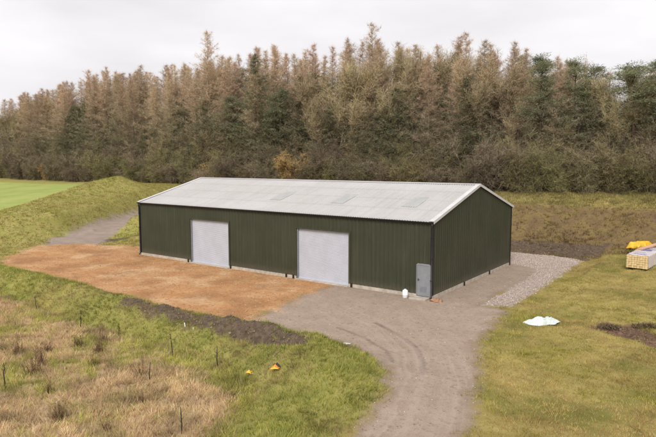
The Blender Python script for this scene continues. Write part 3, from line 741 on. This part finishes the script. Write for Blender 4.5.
# long wrapped pack of sawn timber at the right
PX, PY = 8.85, 14.85; pz = gz1(9.4, 16.5)
ANG = -.10
pk = tag(empty('timber_pack', (PX, PY, pz - .12), ANG), 'long pack of sawn timber in white wrapping with yellow ends showing, on the right-hand grass', 'timber pack')
PW, PLn, PH = 1.38, 5.2, .92
ncol, nrow = 8, 6
mb = MB(); cw = PW / ncol; ch = PH / nrow
for i in range(ncol):
    for j in range(nrow):
        dd = rng.uniform(-.03, .03)
        mb.box(-PW / 2 + i * cw + .005, -PW / 2 + (i + 1) * cw - .005, dd, PLn + dd, .18 + j * ch + .005, .18 + (j + 1) * ch - .005, .01)
mb.build('timber_boards', M['timber'], pk)
def wraph(u, v, sx, sy):   # u across, v along
    a = u * (PW / 2 + PH + .03)
    half = PW / 2 + .02
    n = .018 * float(fbm(u * 5, v * 9, .8, 151)) + .012 * float(fbm(u * 9, v * 14, .5, 153))
    y = (v + 1) / 2 * (PLn - .06) + .10 + .05 * math.sin(u * 9) * (1 if v < -.95 else 0)
    if abs(a) <= half: return (a, y, .18 + PH + .02 + n)
    return (math.copysign(half + n, a), y, .18 + PH + .02 - (abs(a) - half))
sheet('wrapping_film', 60, 60, 1, 1, wraph, M['film'], (0, 0, 0), 0, pk, .004)
for yy in (.25, 1.9, 3.5, 5.0):
    for xx in (-.45, .45):
        mb = MB(); mb.box(xx - .12, xx + .12, yy - .07, yy + .07, .02, .178, .01); mb.build('bearer', M['darkwood'], pk)
for (a, b, c, d) in ((-.45, .3, 2.7, 3.25), (-.3, .45, 3.5, 3.62), (-.5, .2, 1.55, 1.62), (-.4, .45, .75, .82), (-.1, .4, .55, .6)):
    mb = MB(); mb.box(a, b, c, d, .18 + PH + .042, .18 + PH + .046); mb.build('printed_mark', M['blue'], pk)
for yy in (.95, 2.3, 4.1):
    mb = MB(); z1 = .18 + PH + .043; h_ = PW / 2 + .045
    mb.box(-h_, h_, yy - .02, yy + .02, z1 - .001, z1 + .002); mb.box(-h_ - .003, -h_, yy - .02, yy + .02, .16, z1 + .002); mb.box(h_, h_ + .003, yy - .02, yy + .02, .16, z1 + .002)
    mb.build('strap', M['whiteplastic'], pk)
# yellow sheeted stack behind it
YX, YY = 8.0, 23.3; yz = gz1(YX, YY)
ys = tag(empty('covered_stack', (YX, YY, yz), -.25), 'low stack under a bright yellow sheet behind the timber pack', 'stack')
def yh(u, v, sx, sy):
    e = 1 - max(abs(u), abs(v)); w_ = float(fbm(u * 2, v * 2, .7, 161))
    return (u * sx * (1 + .1 * w_), v * sy * (1 + .1 * w_), .25 + .62 * min(1, e * 3.0) * (.75 + .35 * (u + 1) / 2) + .10 * w_)
sheet('yellow_cover', 30, 30, 0.85, .7, yh, M['yellow'], (0, 0, 0), 0, ys)
mb = MB()
for k in range(4): mb.box(-.7, .7, -.52 + k * .36, -.42 + k * .36, .04, .3, .01)
mb.build('boards', M['darkwood'], ys)
# plank lying on the pack
mb = MB(); mb.box(-.16, .16, -1.9, 1.9, 0, .05, .006); mb.box(-.15, .15, -1.7, 1.95, .052, .098, .006)
o = mb.build('plank', M['plank']); o.location = (PX + .42, PY + 4.4, pz + 1.16); o.rotation_euler = (.10, 0, -.42)
tag(o, 'pinkish wooden board laid on top of the white wrapped timber pack', 'board')

# ------------------------------------------------------------------ saplings and dead stems in the field
def stem_mesh(seed, h, nb, bend=.06, w=.03, col=(.05, .038, .03)):
    rg = np.random.default_rng(seed); mb = MB()
    pts = [(0, 0, -.05)]; dx, dy = rg.normal(0, bend, 2)
    for k in range(1, 6):
        t = k / 5; pts.append((dx * t * t * h + rg.normal(0, .01), dy * t * t * h + rg.normal(0, .01), h * t))
    mb.tube(pts, list(np.linspace(w, w * .35, 6)), 6)
    for b in range(nb):
        t = rg.uniform(.3, .95); k = int(t * 5); p = np.array(pts[k]) * (1 - (t * 5 - k)) + np.array(pts[min(5, k + 1)]) * (t * 5 - k)
        a = rg.uniform(0, 6.28); l = rg.uniform(.12, .3) * h * .6
        mb.tube([p, p + np.array([math.cos(a) * l * .5, math.sin(a) * l * .5, l * .4]), p + np.array([math.cos(a) * l * .8, math.sin(a) * l * .8, l * .95])], [w * .35, w * .28, w * .15], 4)
    me = mb.mesh('sapling'); a = me.attributes.new('tint', 'FLOAT_COLOR', 'POINT'); n = len(me.vertices)
    a.data.foreach_set('color', np.tile(np.array(col + (1.,), np.float32), n)); return me
for i, (xx, yy, h, nb, lb) in enumerate((
    (-18.98, -13.84, .95, 2, 'thin dark sapling farthest left along the grassy bund'),
    (-13.05, -14.52, 1.0, 3, 'straight dark sapling second from the left along the bund'),
    (-10.1, -14.26, .85, 5, 'bushy small sapling between the second and fourth along the bund'),
    (-5.82, -14.45, 1.05, 3, 'tall dark sapling below the dark soil bank'),
    (-3.14, -14.25, 1.0, 4, 'dark sapling with a side twig left of the yellow scrap'),
    (-4.1, -16.95, .7, 2, 'short upright stem right of the brown weeds mid-field'),
    (-7.85, -20.68, 1.0, 4, 'leaning dark sapling at the left edge of the photo'),
    (.49, -19.13, .9, 3, 'dark sapling nearest the bottom edge of the photo'))):
    o = obj('sapling', stem_mesh(200 + i, h, nb), M['weed']); o.location = (xx, yy, gz1(xx, yy)); tag(o, lb, 'sapling', 'saplings planted across the field')
def weed_mesh(seed):
    rg = np.random.default_rng(seed); V = []; C = []
    for s in range(13):
        a = rg.uniform(0, 6.28); r = rg.uniform(0, .3); h = rg.uniform(.4, .95); p = np.array([math.cos(a) * r, math.sin(a) * r, -.03]); q = p + np.array([rg.normal(0, .12), rg.normal(0, .12), h])
        def tri(p, q, w):
            b = rg.uniform(0, 6.28); sv = np.array([math.cos(b), math.sin(b), 0]) * w
            V.extend([p - sv, p + sv, q]); c = np.array([.17, .10, .06]) * rg.uniform(.7, 1.4); C.extend([c] * 3)
        tri(p, q, .016); tri(p, q, .016)
        for k in range(9):
            t = rg.uniform(.3, 1); m = p + (q - p) * t; tri(m, m + np.array([rg.normal(0, .09), rg.normal(0, .09), rg.uniform(.05, .18)]), .010)
    for k in range(60):
        a = rg.uniform(0, 6.28); r = rg.uniform(0, .35); p = np.array([math.cos(a) * r, math.sin(a) * r, 0]); q = p + np.array([rg.normal(0, .15), rg.normal(0, .15), rg.uniform(.1, .4)])
        b = rg.uniform(0, 6.28); sv = np.array([math.cos(b), math.sin(b), 0]) * .012; V.extend([p - sv, p + sv, q]); c = np.array([.16, .095, .055]) * rg.uniform(.6, 1.3); C.extend([c] * 3)
    return npmesh('dead_weeds', np.array(V), np.arange(len(V)).reshape(-1, 3), np.array(C))
wm = [weed_mesh(300 + i) for i in range(4)]
for i, (xx, yy, s) in enumerate(((-10.25, -16.28, 1), (-8.98, -16.05, .95), (-4.88, -16.81, .8), (-9.42, -18.53, 1), (-10.73, -17.49, .8), (-11.6, -18.4, .9), (-8.6, -19.2, 1.05), (-3.72, -20.8, .8), (-1.88, -20.34, .7), (-12.2, -13.9, .7), (-7.4, -17.3, .7), (-2.6, -18.4, .6), (-6.2, -19.9, .75), (-10.1, -15.1, .7))):
    o = obj('dead_weeds', wm[i % 4], M['weed']); o.location = (xx, yy, gz1(xx, yy)); o.rotation_euler[2] = i * 1.7; o.scale = (s, s, s)
    tag(o, 'clump of upright brown dead weed stems in the straw coloured field', 'weeds', 'clumps of dead weeds in the field')
# dark scrub in the hollow
def scrub_mesh(seed):
    rg = np.random.default_rng(seed); V = []; C = []
    for k in range(420):
        a = rg.uniform(0, 6.28); r = rg.uniform(0, .75); p = np.array([math.cos(a) * r, math.sin(a) * r * .45, rg.uniform(0, .12) * (1.1 - r)]); q = p + np.array([rg.normal(0, .14), rg.normal(0, .14), rg.uniform(.02, .22)])
        b = rg.uniform(0, 6.28); sv = np.array([math.cos(b), math.sin(b), 0]) * .02; V.extend([p - sv, p + sv, q]); c = np.array(((.09, .085, .04), (.13, .09, .055), (.18, .13, .08))[rg.integers(3)]) * rg.uniform(.7, 1.3); C.extend([c] * 3)
    return npmesh('scrub', np.array(V), np.arange(len(V)).reshape(-1, 3), np.array(C))
for i, (xx, yy, lb) in enumerate(((9.55, .25, 'dark low scrub at the near left end of the bare earth hollow'), (11.2, .55, 'sparser low scrub along the back of the bare earth hollow'))):
    o = obj('scrub', scrub_mesh(320 + i), M['weed']); o.location = (xx, yy, gz1(xx, yy)); o.rotation_euler[2] = .3; tag(o, lb, 'scrub')

# ------------------------------------------------------------------ trees
class TW:
    def __init__(s, seed): s.V = []; s.C = []; s.r = np.random.default_rng(seed)
    def tris(s, p0, p1, w, col):
        n = len(p0); d = p1 - p0
        rv = s.r.normal(0, 1, (n, 3)); sd = np.cross(d, rv); sd /= np.linalg.norm(sd, axis=1, keepdims=True) + 1e-9
        sd = sd * (np.asarray(w).reshape(-1, 1) / 2)
        s.V.append(np.stack([p0 - sd, p0 + sd, p1], 1).reshape(-1, 3)); s.C.append(np.repeat(col, 3, 0))
    def strip(s, pts, w, col):
        p = np.asarray(pts); n = len(p)
        for rep in range(2):
            rv = s.r.normal(0, 1, 3); d = p[-1] - p[0]; sd = np.cross(d, rv); sd /= np.linalg.norm(sd) + 1e-9
            ww = np.linspace(w, w * .25, n)[:, None] / 2
            a = p - sd * ww; b = p + sd * ww
            t = np.concatenate([np.stack([a[:-1], b[:-1], b[1:]], 1), np.stack([a[:-1], b[1:], a[1:]], 1)]).reshape(-1, 3)
            s.V.append(t); s.C.append(np.repeat(np.asarray(col)[None], len(t), 0))
    def mesh(s, name):
        V = np.concatenate(s.V); return npmesh(name, V, np.arange(len(V)).reshape(-1, 3), np.concatenate(s.C))
def trunk_mesh(pts, rad, col, n=7):
    mb = MB(); mb.tube(pts, rad, n); me = mb.mesh('trunk', True)
    a = me.attributes.new('tint', 'FLOAT_COLOR', 'POINT'); a.data.foreach_set('color', np.tile(np.array(tuple(col) + (1.,), np.float32), len(me.vertices))); return me
def wobble(rg, h, n, amt):
    x = np.cumsum(rg.normal(0, amt, n)); y = np.cumsum(rg.normal(0, amt, n)); x -= x[0]; y -= y[0]
    return [(x[i], y[i], h * i / (n - 1) - (.3 if i == 0 else 0)) for i in range(n)]
def conifer(seed, H, rmax, green, start=.15, nb=130, ntw=20, top_pow=.75):
    """larch (bare, pink-brown) or dark spruce-like conifer"""
    tw = TW(seed); rg = tw.r
    pts = wobble(rg, H, 9, .06); P = np.array(pts)
    at = lambda z: np.array([np.interp(z, P[:, 2], P[:, 0]), np.interp(z, P[:, 2], P[:, 1]), z])
    lop = rg.uniform(.75, 1.25, 8)                       # uneven outline: some sides longer
    for b in range(nb):
        u = start + (1 - start) * ((b + rg.uniform(-1.5, 2.5)) / nb); u = min(.995, max(start * .6, u)); z = u * H
        top = (1 - u) / (1 - start)
        env = min(1.0, 1.5 * top ** top_pow) * (.6 + .4 * float(sst(start, start + .25, u)))
        a = rg.uniform(0, 6.28)
        ln = (rmax * env * rg.choice([.4, .7, 1.0, 1.35], p=[.25, .3, .3, .15]) * lop[int(a / 6.29 * 8)] * rg.uniform(.8, 1.1) + .05)
        dr = np.array([math.cos(a), math.sin(a), 0]); p = at(z)
        slope = rg.uniform(-.30, .30) + 1.0 * max(0, u - .55) + (.0 if not green else -.15)
        t = np.linspace(0, 1, 5)[:, None]
        line = p + dr * ln * t + np.array([0, 0, 1.]) * ln * (slope * t + .25 * t * t) + np.cumsum(rg.normal(0, .03, (5, 3)), 0) * t
        cb = np.array((.17, .125, .09)) if not green else np.array((.08, .07, .05))
        tw.strip(line, .02 + .010 * ln, cb * rg.uniform(.8, 1.2))
        n = int(ntw * (.35 + .9 * ln / rmax) * (1. if green else 1 - .35 * float(sst(.7, 1., u))))
        tt = rg.uniform(.05, 1, n); q = np.stack([np.interp(tt, t[:, 0], line[:, k]) for k in range(3)], 1)
        side = np.cross(dr, [0, 0, 1.])
        sg = rg.choice([-1, 1], n)[:, None]
        l = rg.uniform(.2, .9, (n, 1)) * (1 - .45 * tt[:, None]) * (.35 + .32 * ln)
        dirs = side * sg * rg.uniform(.2, 1, (n, 1)) + dr * rg.uniform(.0, .9, (n, 1)) + np.array([0, 0, 1.]) * (rg.uniform(-.6, .75, (n, 1)) if not green else rg.uniform(-.7, .25, (n, 1)))
        dirs /= np.linalg.norm(dirs, axis=1, keepdims=True)
        e = q + dirs * l
        if green:
            base = np.array([(.175, .18, .10), (.21, .21, .12), (.145, .15, .09), (.27, .235, .135)])[rg.integers(0, 4, n)]
        else:
            hi = np.array([(.47, .325, .235), (.53, .375, .28), (.41, .285, .195), (.42, .335, .22)])[rg.integers(0, 4, n)]
            lo = np.array([(.27, .22, .145), (.24, .19, .13), (.29, .25, .155), (.22, .21, .125)])[rg.integers(0, 4, n)]
            k = float(sst(.3, .8, u + rg.normal(0, .1))); base = lo * (1 - k) + hi * k
        wd = .042 if green else .0145
        tw.tris(q, e, np.full(n, wd * .9), base * .85)
        m = 7 if green else 10
        qq = np.repeat(q, m, 0) + np.repeat(e - q, m, 0) * rg.uniform(.05, 1, (n * m, 1))
        dd = np.repeat(dirs, m, 0) * .5 + rg.normal(0, .6, (n * m, 3)) + np.array([0, 0, -.15 if green else .35])
        tw.tris(qq, qq + dd * rg.uniform(.08, .34, (n * m, 1)) * (1.0 if green else 1.45), np.full(n * m, wd), np.repeat(base, m, 0) * rg.uniform(.75, 1.25, (n * m, 1)))
    tr = trunk_mesh(pts, list(np.linspace(.15, .012, 9)), (.23, .19, .155) if not green else (.09, .07, .055))
    return tr, tw.mesh('crown')
def limb_tree(seed, H, spread, levels=4, twig_col=((.36, .30, .175), (.42, .335, .205), (.31, .265, .16), (.40, .29, .19)), fork=.28, ntw=15, upright=1.5):
    """bare broadleaf: forking limbs with a haze of twigs"""
    tw = TW(seed); rg = tw.r; mb = MB()
    tips = []
    def grow(p, d, l, r, lev):
        n = 4; pts = [p]; dd = d.copy()
        for k in range(n):
            dd = dd + rg.normal(0, .10, 3) + np.array([0, 0, .05 * upright]); dd /= np.linalg.norm(dd); p = p + dd * l / n; pts.append(p)
        if lev <= 1: mb.tube(pts, list(np.linspace(r, r * .62, n + 1)), 6, False)
        else: tw.strip(pts, r * 2.0, np.array((.12, .10, .07)) * rg.uniform(.8, 1.2))
        if lev >= 2:
            m = ntw; t = rg.uniform(.1, 1, m); PP = np.array(pts)
            q = np.stack([np.interp(t * n, np.arange(n + 1), PP[:, k]) for k in range(3)], 1)
            dr = rg.normal(0, .6, (m, 3)) + dd * .8 + np.array([0, 0, .25]); dr /= np.linalg.norm(dr, axis=1, keepdims=True)
            ln = rg.uniform(.3, .9, (m, 1)); e = q + dr * ln; c = np.array(twig_col)[rg.integers(0, len(twig_col), m)] * rg.uniform(.8, 1.2, (m, 1))
            tw.tris(q, e, np.full(m, .028), c)
            f = 4; qq = np.repeat(q, f, 0) + np.repeat(e - q, f, 0) * rg.uniform(.2, 1, (m * f, 1)); dd2 = np.repeat(dr, f, 0) + rg.normal(0, .6, (m * f, 3))
            tw.tris(qq, qq + dd2 * rg.uniform(.12, .4, (m * f, 1)), np.full(m * f, .022), np.repeat(c, f, 0) * rg.uniform(.8, 1.25, (m * f, 1)))
        if lev < levels:
            nbr = 3 if lev == 0 else rg.integers(3, 5)
            for k in range(nbr):
                t = rg.uniform(.45, 1.0) if k else 1.0
                q = np.array(pts)[min(n, int(t * n))]
                a = rg.normal(0, spread, 3); nd = dd + a + np.array([0, 0, .25 * upright]); nd /= np.linalg.norm(nd)
                grow(q, nd, l * rg.uniform(.55, .85), r * .58, lev + 1)
    grow(np.array([0, 0, -.2]), np.array([rg.normal(0, .03), rg.normal(0, .03), 1.]), H * fork, .16, 0)
    me = mb.mesh('trunk', True); a = me.attributes.new('tint', 'FLOAT_COLOR', 'POINT'); a.data.foreach_set('color', np.tile(np.array((.13, .11, .08, 1), np.float32), len(me.vertices)))
    return me, tw.mesh('crown')
def pine(seed, H, r, start=.45, ncl=60, npc=125):
    tw = TW(seed); rg = tw.r; pts = wobble(rg, H * .97, 8, .10); P = np.array(pts)
    at = lambda z: np.array([np.interp(z, P[:, 2], P[:, 0]), np.interp(z, P[:, 2], P[:, 1]), z])
    for k in range(ncl):
        u = start + (1 - start) * rg.random() ** .8; z = u * H
        env = (1 - ((u - start) / (1 - start)) ** 2.2) * .85 + .15; env *= .65 + .35 * float(sst(start, start + .2, u))
        a = rg.uniform(0, 6.28); d = r * env * rg.uniform(.25, 1.05)
        base = at(max(.3, z - .25 * d - .3)); c = at(z) + np.array([math.cos(a) * d, math.sin(a) * d, rg.normal(0, .2)])
        tw.strip([base, (base + c) / 2 + np.array([0, 0, -.1]), c], .09, np.array((.075, .055, .04)))
        n = int(npc * rg.uniform(.6, 1.2)); cs = rg.uniform(.45, .9)
        o = rg.normal(0, 1, (n, 3)); o /= np.linalg.norm(o, axis=1, keepdims=True); o *= rg.random((n, 1)) ** .6 * cs * np.array([1.35, 1.35, .5])
        q = c + o; dr = o + rg.normal(0, .35, (n, 3)) + np.array([0, 0, .2]); dr /= np.linalg.norm(dr, axis=1, keepdims=True)
        col = np.array([(.20, .22, .125), (.25, .265, .15), (.16, .175, .105), (.30, .285, .17)])[rg.integers(0, 4, n)] * rg.uniform(.8, 1.2, (n, 1))
        tw.tris(q, q + dr * rg.uniform(.16, .38, (n, 1)), np.full(n, .06), col)
    for k in range(14):   # dead snags below the crown
        z = rg.uniform(.12, start) * H; a = rg.uniform(0, 6.28); l = rg.uniform(.4, 1.5); p = at(z)
        tw.strip([p, p + np.array([math.cos(a) * l, math.sin(a) * l, rg.uniform(-.2, .2)])], .045, np.array((.09, .07, .055)))
    return trunk_mesh(pts, list(np.linspace(.19, .05, 8)), (.095, .065, .048)), tw.mesh('crown')
def shrub(seed, H, W, cols, leaves=0, low=.06):
    tw = TW(seed); rg = tw.r; mb = MB()
    for s in range(22):
        a = rg.uniform(0, 6.28); h = H * rg.uniform(.6, 1.05); sp = W / 2 * rg.uniform(.2, 1.1); p = np.array([math.cos(a) * .35, math.sin(a) * .35, -.1])
        t = np.linspace(0, 1, 6)[:, None]; bend = rg.uniform(1.1, 2.2)
        line = p + np.array([math.cos(a) * sp, math.sin(a) * sp, 0]) * t ** bend + np.array([0, 0, h]) * (t - .12 * t * t * rg.uniform(0, 2)) + np.cumsum(rg.normal(0, .05, (6, 3)), 0)
        if s < 9: mb.tube(list(line), list(np.linspace(.06, .015, 6)), 5, False)
        else: tw.strip(line, .065, np.array((.24, .19, .14)) * rg.uniform(.6, 1.2))
        for b in range(15):
            u = rg.uniform(.0, 1) ** .75; q = np.array([np.interp(u, t[:, 0], line[:, k]) for k in range(3)])
            d = rg.normal(0, .7, 3) + np.array([math.cos(a) * .5, math.sin(a) * .5, .45]); d /= np.linalg.norm(d); l = rg.uniform(.5, 1.4) * (1.1 - .5 * u)
            e = q + d * l + np.array([0, 0, -.1 * l * l]); tw.strip([q, (q + e) / 2 + rg.normal(0, .05, 3), e], .03, np.array(cols[0]) * .8)
            m = 13; w_ = rg.uniform(0, 1, (m, 1)); qq = q + (e - q) * w_; dd = d + rg.normal(0, .7, (m, 3)); c = np.array(cols)[rg.integers(0, len(cols), m)] * rg.uniform(.75, 1.25, (m, 1))
            ee = qq + dd * rg.uniform(.15, .5, (m, 1)); tw.tris(qq, ee, np.full(m, .026), c)
            f = 3; q3 = np.repeat(qq, f, 0) + np.repeat(ee - qq, f, 0) * rg.uniform(.2, 1, (m * f, 1)); d3 = np.repeat(dd, f, 0) * .6 + rg.normal(0, .7, (m * f, 3))
            tw.tris(q3, q3 + d3 * rg.uniform(.08, .25, (m * f, 1)), np.full(m * f, .02 if not leaves else .06), np.repeat(c, f, 0) * rg.uniform(.8, 1.2, (m * f, 1)))
    me = mb.mesh('stem', True); a = me.attributes.new('tint', 'FLOAT_COLOR', 'POINT'); a.data.foreach_set('color', np.tile(np.array((.17, .135, .10, 1), np.float32), len(me.vertices)))
    return me, tw.mesh('crown')

PROTO = {'larch': [conifer(400 + i, 20, rm, False, st, nb, 20, tp) for i, (rm, st, nb, tp) in enumerate(((3.2, .12, 220, .85), (2.9, .2, 200, .72), (3.6, .1, 230, .95), (2.7, .15, 200, .65), (3.3, .2, 210, .8), (3.0, .08, 220, .75)))],
         'conifer': [conifer(420 + i, 16, rm, True, .06, 150, 20, tp) for i, (rm, tp) in enumerate(((3.6, .75), (3.2, .85), (4.2, .65)))],
         'pine': [pine(440 + i, 16, r, st, n) for i, (r, st, n) in enumerate(((3.0, .42, 70), (3.4, .48, 66), (2.7, .33, 78)))],
         'broadleaf': [limb_tree(460 + i, 15, sp, 4, fork=fk) for i, (sp, fk) in enumerate(((.22, .32), (.20, .36), (.26, .30), (.18, .40)))],
         'shrub': [shrub(480 + i, 5, w, cols, lv) for i, (w, cols, lv) in enumerate((
             (5.0, ((.215, .17, .115), (.25, .195, .125), (.18, .145, .10)), 0), (4.6, ((.225, .185, .105), (.19, .16, .09), (.25, .205, .12)), 0), (5.4, ((.20, .15, .105), (.235, .18, .125), (.165, .135, .095)), 0), (4.6, ((.24, .205, .10), (.17, .16, .07), (.27, .22, .12)), 0))) ],
         'thicket': [shrub(488 + i, 9, w, cols, 0) for i, (w, cols) in enumerate(((4.2, ((.27, .215, .13), (.31, .24, .15), (.22, .18, .10))), (4.8, ((.25, .185, .13), (.29, .21, .15), (.22, .17, .11))), (3.8, ((.23, .20, .10), (.27, .22, .12), (.30, .225, .14)))))],
         'ochre': [shrub(495, 5, 4.6, ((.40, .26, .11), (.44, .31, .14), (.30, .20, .09)), 1)]}
MESH_H = {'larch': 20, 'conifer': 16, 'pine': 16, 'broadleaf': 15, 'shrub': 5, 'ochre': 5, 'thicket': 9}
# actual top of every prototype so heights can be set in metres
def top_of(me):
    a = np.empty(len(me.vertices) * 3, np.float32); me.vertices.foreach_get('co', a); return float(np.percentile(a[2::3], 99.8))
TOPS = {k: [top_of(c) for _, c in v] for k, v in PROTO.items()}
NAMES = {'larch': ('larch_tree', 'tree', 'bare pinkish brown larch'), 'conifer': ('conifer_tree', 'tree', 'dark green conical conifer'), 'pine': ('pine_tree', 'tree', 'green needled pine with open crown'),
         'broadleaf': ('broadleaf_tree', 'tree', 'leafless olive brown broadleaf tree'), 'shrub': ('hedge_shrub', 'shrub', 'tangled leafless grey brown shrub'), 'ochre': ('hedge_shrub', 'shrub', 'ochre leaved shrub'), 'thicket': ('thicket_shrub', 'shrub', 'tall leafless olive brown thicket')}
def section(x):
    for lim, q in ((-84, 'beyond the pale green field'), (-62, 'beyond the grassy mound'), (-42, 'behind the left end of the roof'), (-24, 'behind the middle of the roof'), (-9, 'behind the right end of the roof'), (99, 'above the bank right of the shed')):
        if x < lim: return q
def plant(kind, x, y, h, var=None, label=None, wide=1.):
    v = rng.integers(len(PROTO[kind])) if var is None else var
    tr, cr = PROTO[kind][v]; nm, cat, desc = NAMES[kind]; z = gz1(x, y)
    s = h / TOPS[kind][v]; ws = s ** .6 * wide * rng.uniform(.82, 1.2)
    rt = empty(nm, (x, y, z), rng.uniform(0, 6.28)); rt.scale = (ws, ws, s); rt.rotation_euler[0] = rng.normal(0, .022); rt.rotation_euler[1] = rng.normal(0, .022)
    lb = label or f'{desc} {section(x)}'
    tag(rt, lb, cat, None if label else f'{desc}s {section(x)}')
    green = kind in ('conifer', 'pine')
    obj('trunk' if cat == 'tree' else 'stem', tr, M['bark'], rt); obj('crown', cr, M['needle'] if green else M['twig'], rt)
HX = [-140, -136, -126, -114, -102, -92.6, -82.5, -73, -66, -61, -55, -48, -42, -36.5, -31, -25.5, -23, -18.8, -14.7, -12, -9.6, -7.2, -2.7, -.6, 1.5, 3.5, 5.4, 6.8, 14, 30]
HH = [19.5, 19.7, 19.5, 21, 22.3, 21.4, 21.1, 20.9, 20.6, 21.3, 22.0, 21, 21, 21.1, 20.5, 19.5, 19, 19.6, 18.5, 17.8, 16.5, 15.6, 14.4, 14.3, 13.5, 12.2, 13, 12.6, 13, 13]
def mixw(x):
    # larch, conifer, pine, broadleaf
    if x < -62: return (.52, .32, .05, .11)
    if x < -42: return (.40, .38, .11, .11)
    if x < -24: return (.38, .38, .09, .15)
    if x < -9: return (.40, .30, .10, .20)
    if x < -1: return (.34, .08, .14, .44)
    return (.08, .04, .28, .60)
KINDS = ['larch', 'conifer', 'pine', 'broadleaf']
for row, (y0, sp, hs) in enumerate(((37.2, 2.5, .95), (39.8, 2.25, 1.02), (42.4, 2.2, 1.06), (45.2, 2.2, 1.06), (47.8, 2.3, 1.04))):
    x = -138 + row * .9
    while x < 24:
        w = np.array(mixw(x)); 
        if row >= 2: w = w * np.array([1.4, .6, .4, .8])
        kd = KINDS[rng.choice(4, p=w / w.sum())]
        h = np.interp(x, HX, HH) * hs * rng.uniform(.86 if row < 2 else .93, 1.02)
        if kd in ('conifer', 'pine') and x < -9: h *= rng.uniform(.55, .86)
        if kd == 'broadleaf': h *= rng.uniform(.86, 1)
        skip = (x > -1.5 and row > 1 and rng.random() < .35)
        if not skip: plant(kd, x + rng.uniform(-.8, .8), y0 + rng.uniform(-.8, .8), h, wide=1.35 if kd == 'conifer' else 1.12)
        x += sp * rng.uniform(.8, 1.2)
plant('larch', -59.8, 37.6, 26.2, 1, 'tallest thin spire of a bare larch above the left end of the shed roof')
plant('larch', -26.6, 37.6, 22.3, 3, 'pointed bare larch rising highest above the middle of the shed roof')
plant('conifer', -48.5, 36.6, 20.5, 0, 'tall full green conifer left of the middle of the wood', wide=1.5)
plant('pine', -1.0, 37.6, 14.3, 1, 'round topped green pine left of the gap in the wood', wide=.9)
plant('pine', 5.2, 36.8, 13.0, 1, 'broad green pine on a dark trunk right of the gap in the wood', wide=1.45)
plant('pine', 8.4, 37.4, 13.1, 0, 'broad green pine against the right edge of the photo', wide=1.45)
# undergrowth belt
for row, (y0, sp, hh) in enumerate(((33.4, 2.7, 4.7), (35.2, 2.3, 5.9), (38.6, 2.5, 6.8))):
    x = -136 + row
    while x < 24:
        kd = 'ochre' if rng.random() < .05 and x < -22 else 'shrub'
        plant(kd, x + rng.uniform(-.5, .5), y0 + rng.uniform(-.6, .6), hh * rng.uniform(.62, 1.2) * (1.12 if x < -70 else 1), wide=1.05)
        x += sp * rng.uniform(.8, 1.2)

for row, (y0, sp, hh) in enumerate(((37.0, 3.1, 8.5), (41.5, 3.1, 10.0))):
    x = -136 + row
    while x < 24:
        if not (x > 2 and rng.random() < .6): plant('thicket', x + rng.uniform(-.5, .5), y0 + rng.uniform(-.6, .6), hh * rng.uniform(.7, 1.15) * float(np.interp(x, [-70, -10, 5], [1.1, .9, .7])), wide=1.05)
        x += sp * rng.uniform(.8, 1.2)

# ------------------------------------------------------------------ sky, sun, camera
SUN_EL, SUN_AZ = R(42), R(160)          # azimuth clockwise from +Y
w = bpy.data.worlds.new('World'); scene.world = w; w.use_nodes = True
nt = w.node_tree; nt.nodes.clear()
out = nt.nodes.new('ShaderNodeOutputWorld'); bg = nt.nodes.new('ShaderNodeBackground'); nt.links.new(bg.outputs[0], out.inputs[0])
sky = nt.nodes.new('ShaderNodeTexSky'); sky.sky_type = 'NISHITA'; sky.sun_disc = False; sky.sun_elevation = SUN_EL; sky.sun_rotation = SUN_AZ
tc = nt.nodes.new('ShaderNodeTexCoord'); mp = nt.nodes.new('ShaderNodeMapping'); mp.inputs['Scale'].default_value = (1, 1, 3.2); nt.links.new(tc.outputs['Generated'], mp.inputs[0])
nz = nt.nodes.new('ShaderNodeTexNoise'); nz.inputs['Scale'].default_value = 2.3; nz.inputs['Detail'].default_value = 5; nz.inputs['Roughness'].default_value = .5; nt.links.new(mp.outputs[0], nz.inputs['Vector'])
cr = nt.nodes.new('ShaderNodeValToRGB'); cr.color_ramp.elements[0].position = .36; cr.color_ramp.elements[1].position = .62
cr.color_ramp.elements[0].color = (8.1, 7.85, 8.05, 1); cr.color_ramp.elements[1].color = (9.7, 9.4, 9.55, 1); nt.links.new(nz.outputs['Fac'], cr.inputs[0])
mx = nt.nodes.new('ShaderNodeMix'); mx.data_type = 'RGBA'; mx.inputs[0].default_value = .96
nt.links.new(sky.outputs[0], mx.inputs[6]); nt.links.new(cr.outputs[0], mx.inputs[7]); nt.links.new(mx.outputs[2], bg.inputs[0]); bg.inputs[1].default_value = .108
sl_ = bpy.data.lights.new('sun', 'SUN'); sl_.energy = 3.0; sl_.angle = R(26); sl_.color = (1, .96, .9)
so = bpy.data.objects.new('sun', sl_); COL.objects.link(so)
so.rotation_euler = (math.pi / 2 - SUN_EL, 0, math.pi - SUN_AZ)
cam = bpy.data.cameras.new('camera'); cam.lens = 564.143 / 656 * 36; cam.sensor_width = 36; cam.clip_start = .2; cam.clip_end = 5000
co = bpy.data.objects.new('camera', cam); COL.objects.link(co); co.location = (14.2207, -30.2816, 8.1099); co.rotation_euler = (math.pi / 2 - .099736, 0, .624826)
scene.camera = co
scene.view_settings.view_transform = 'Standard'; scene.view_settings.look = 'None'; scene.view_settings.exposure = 0
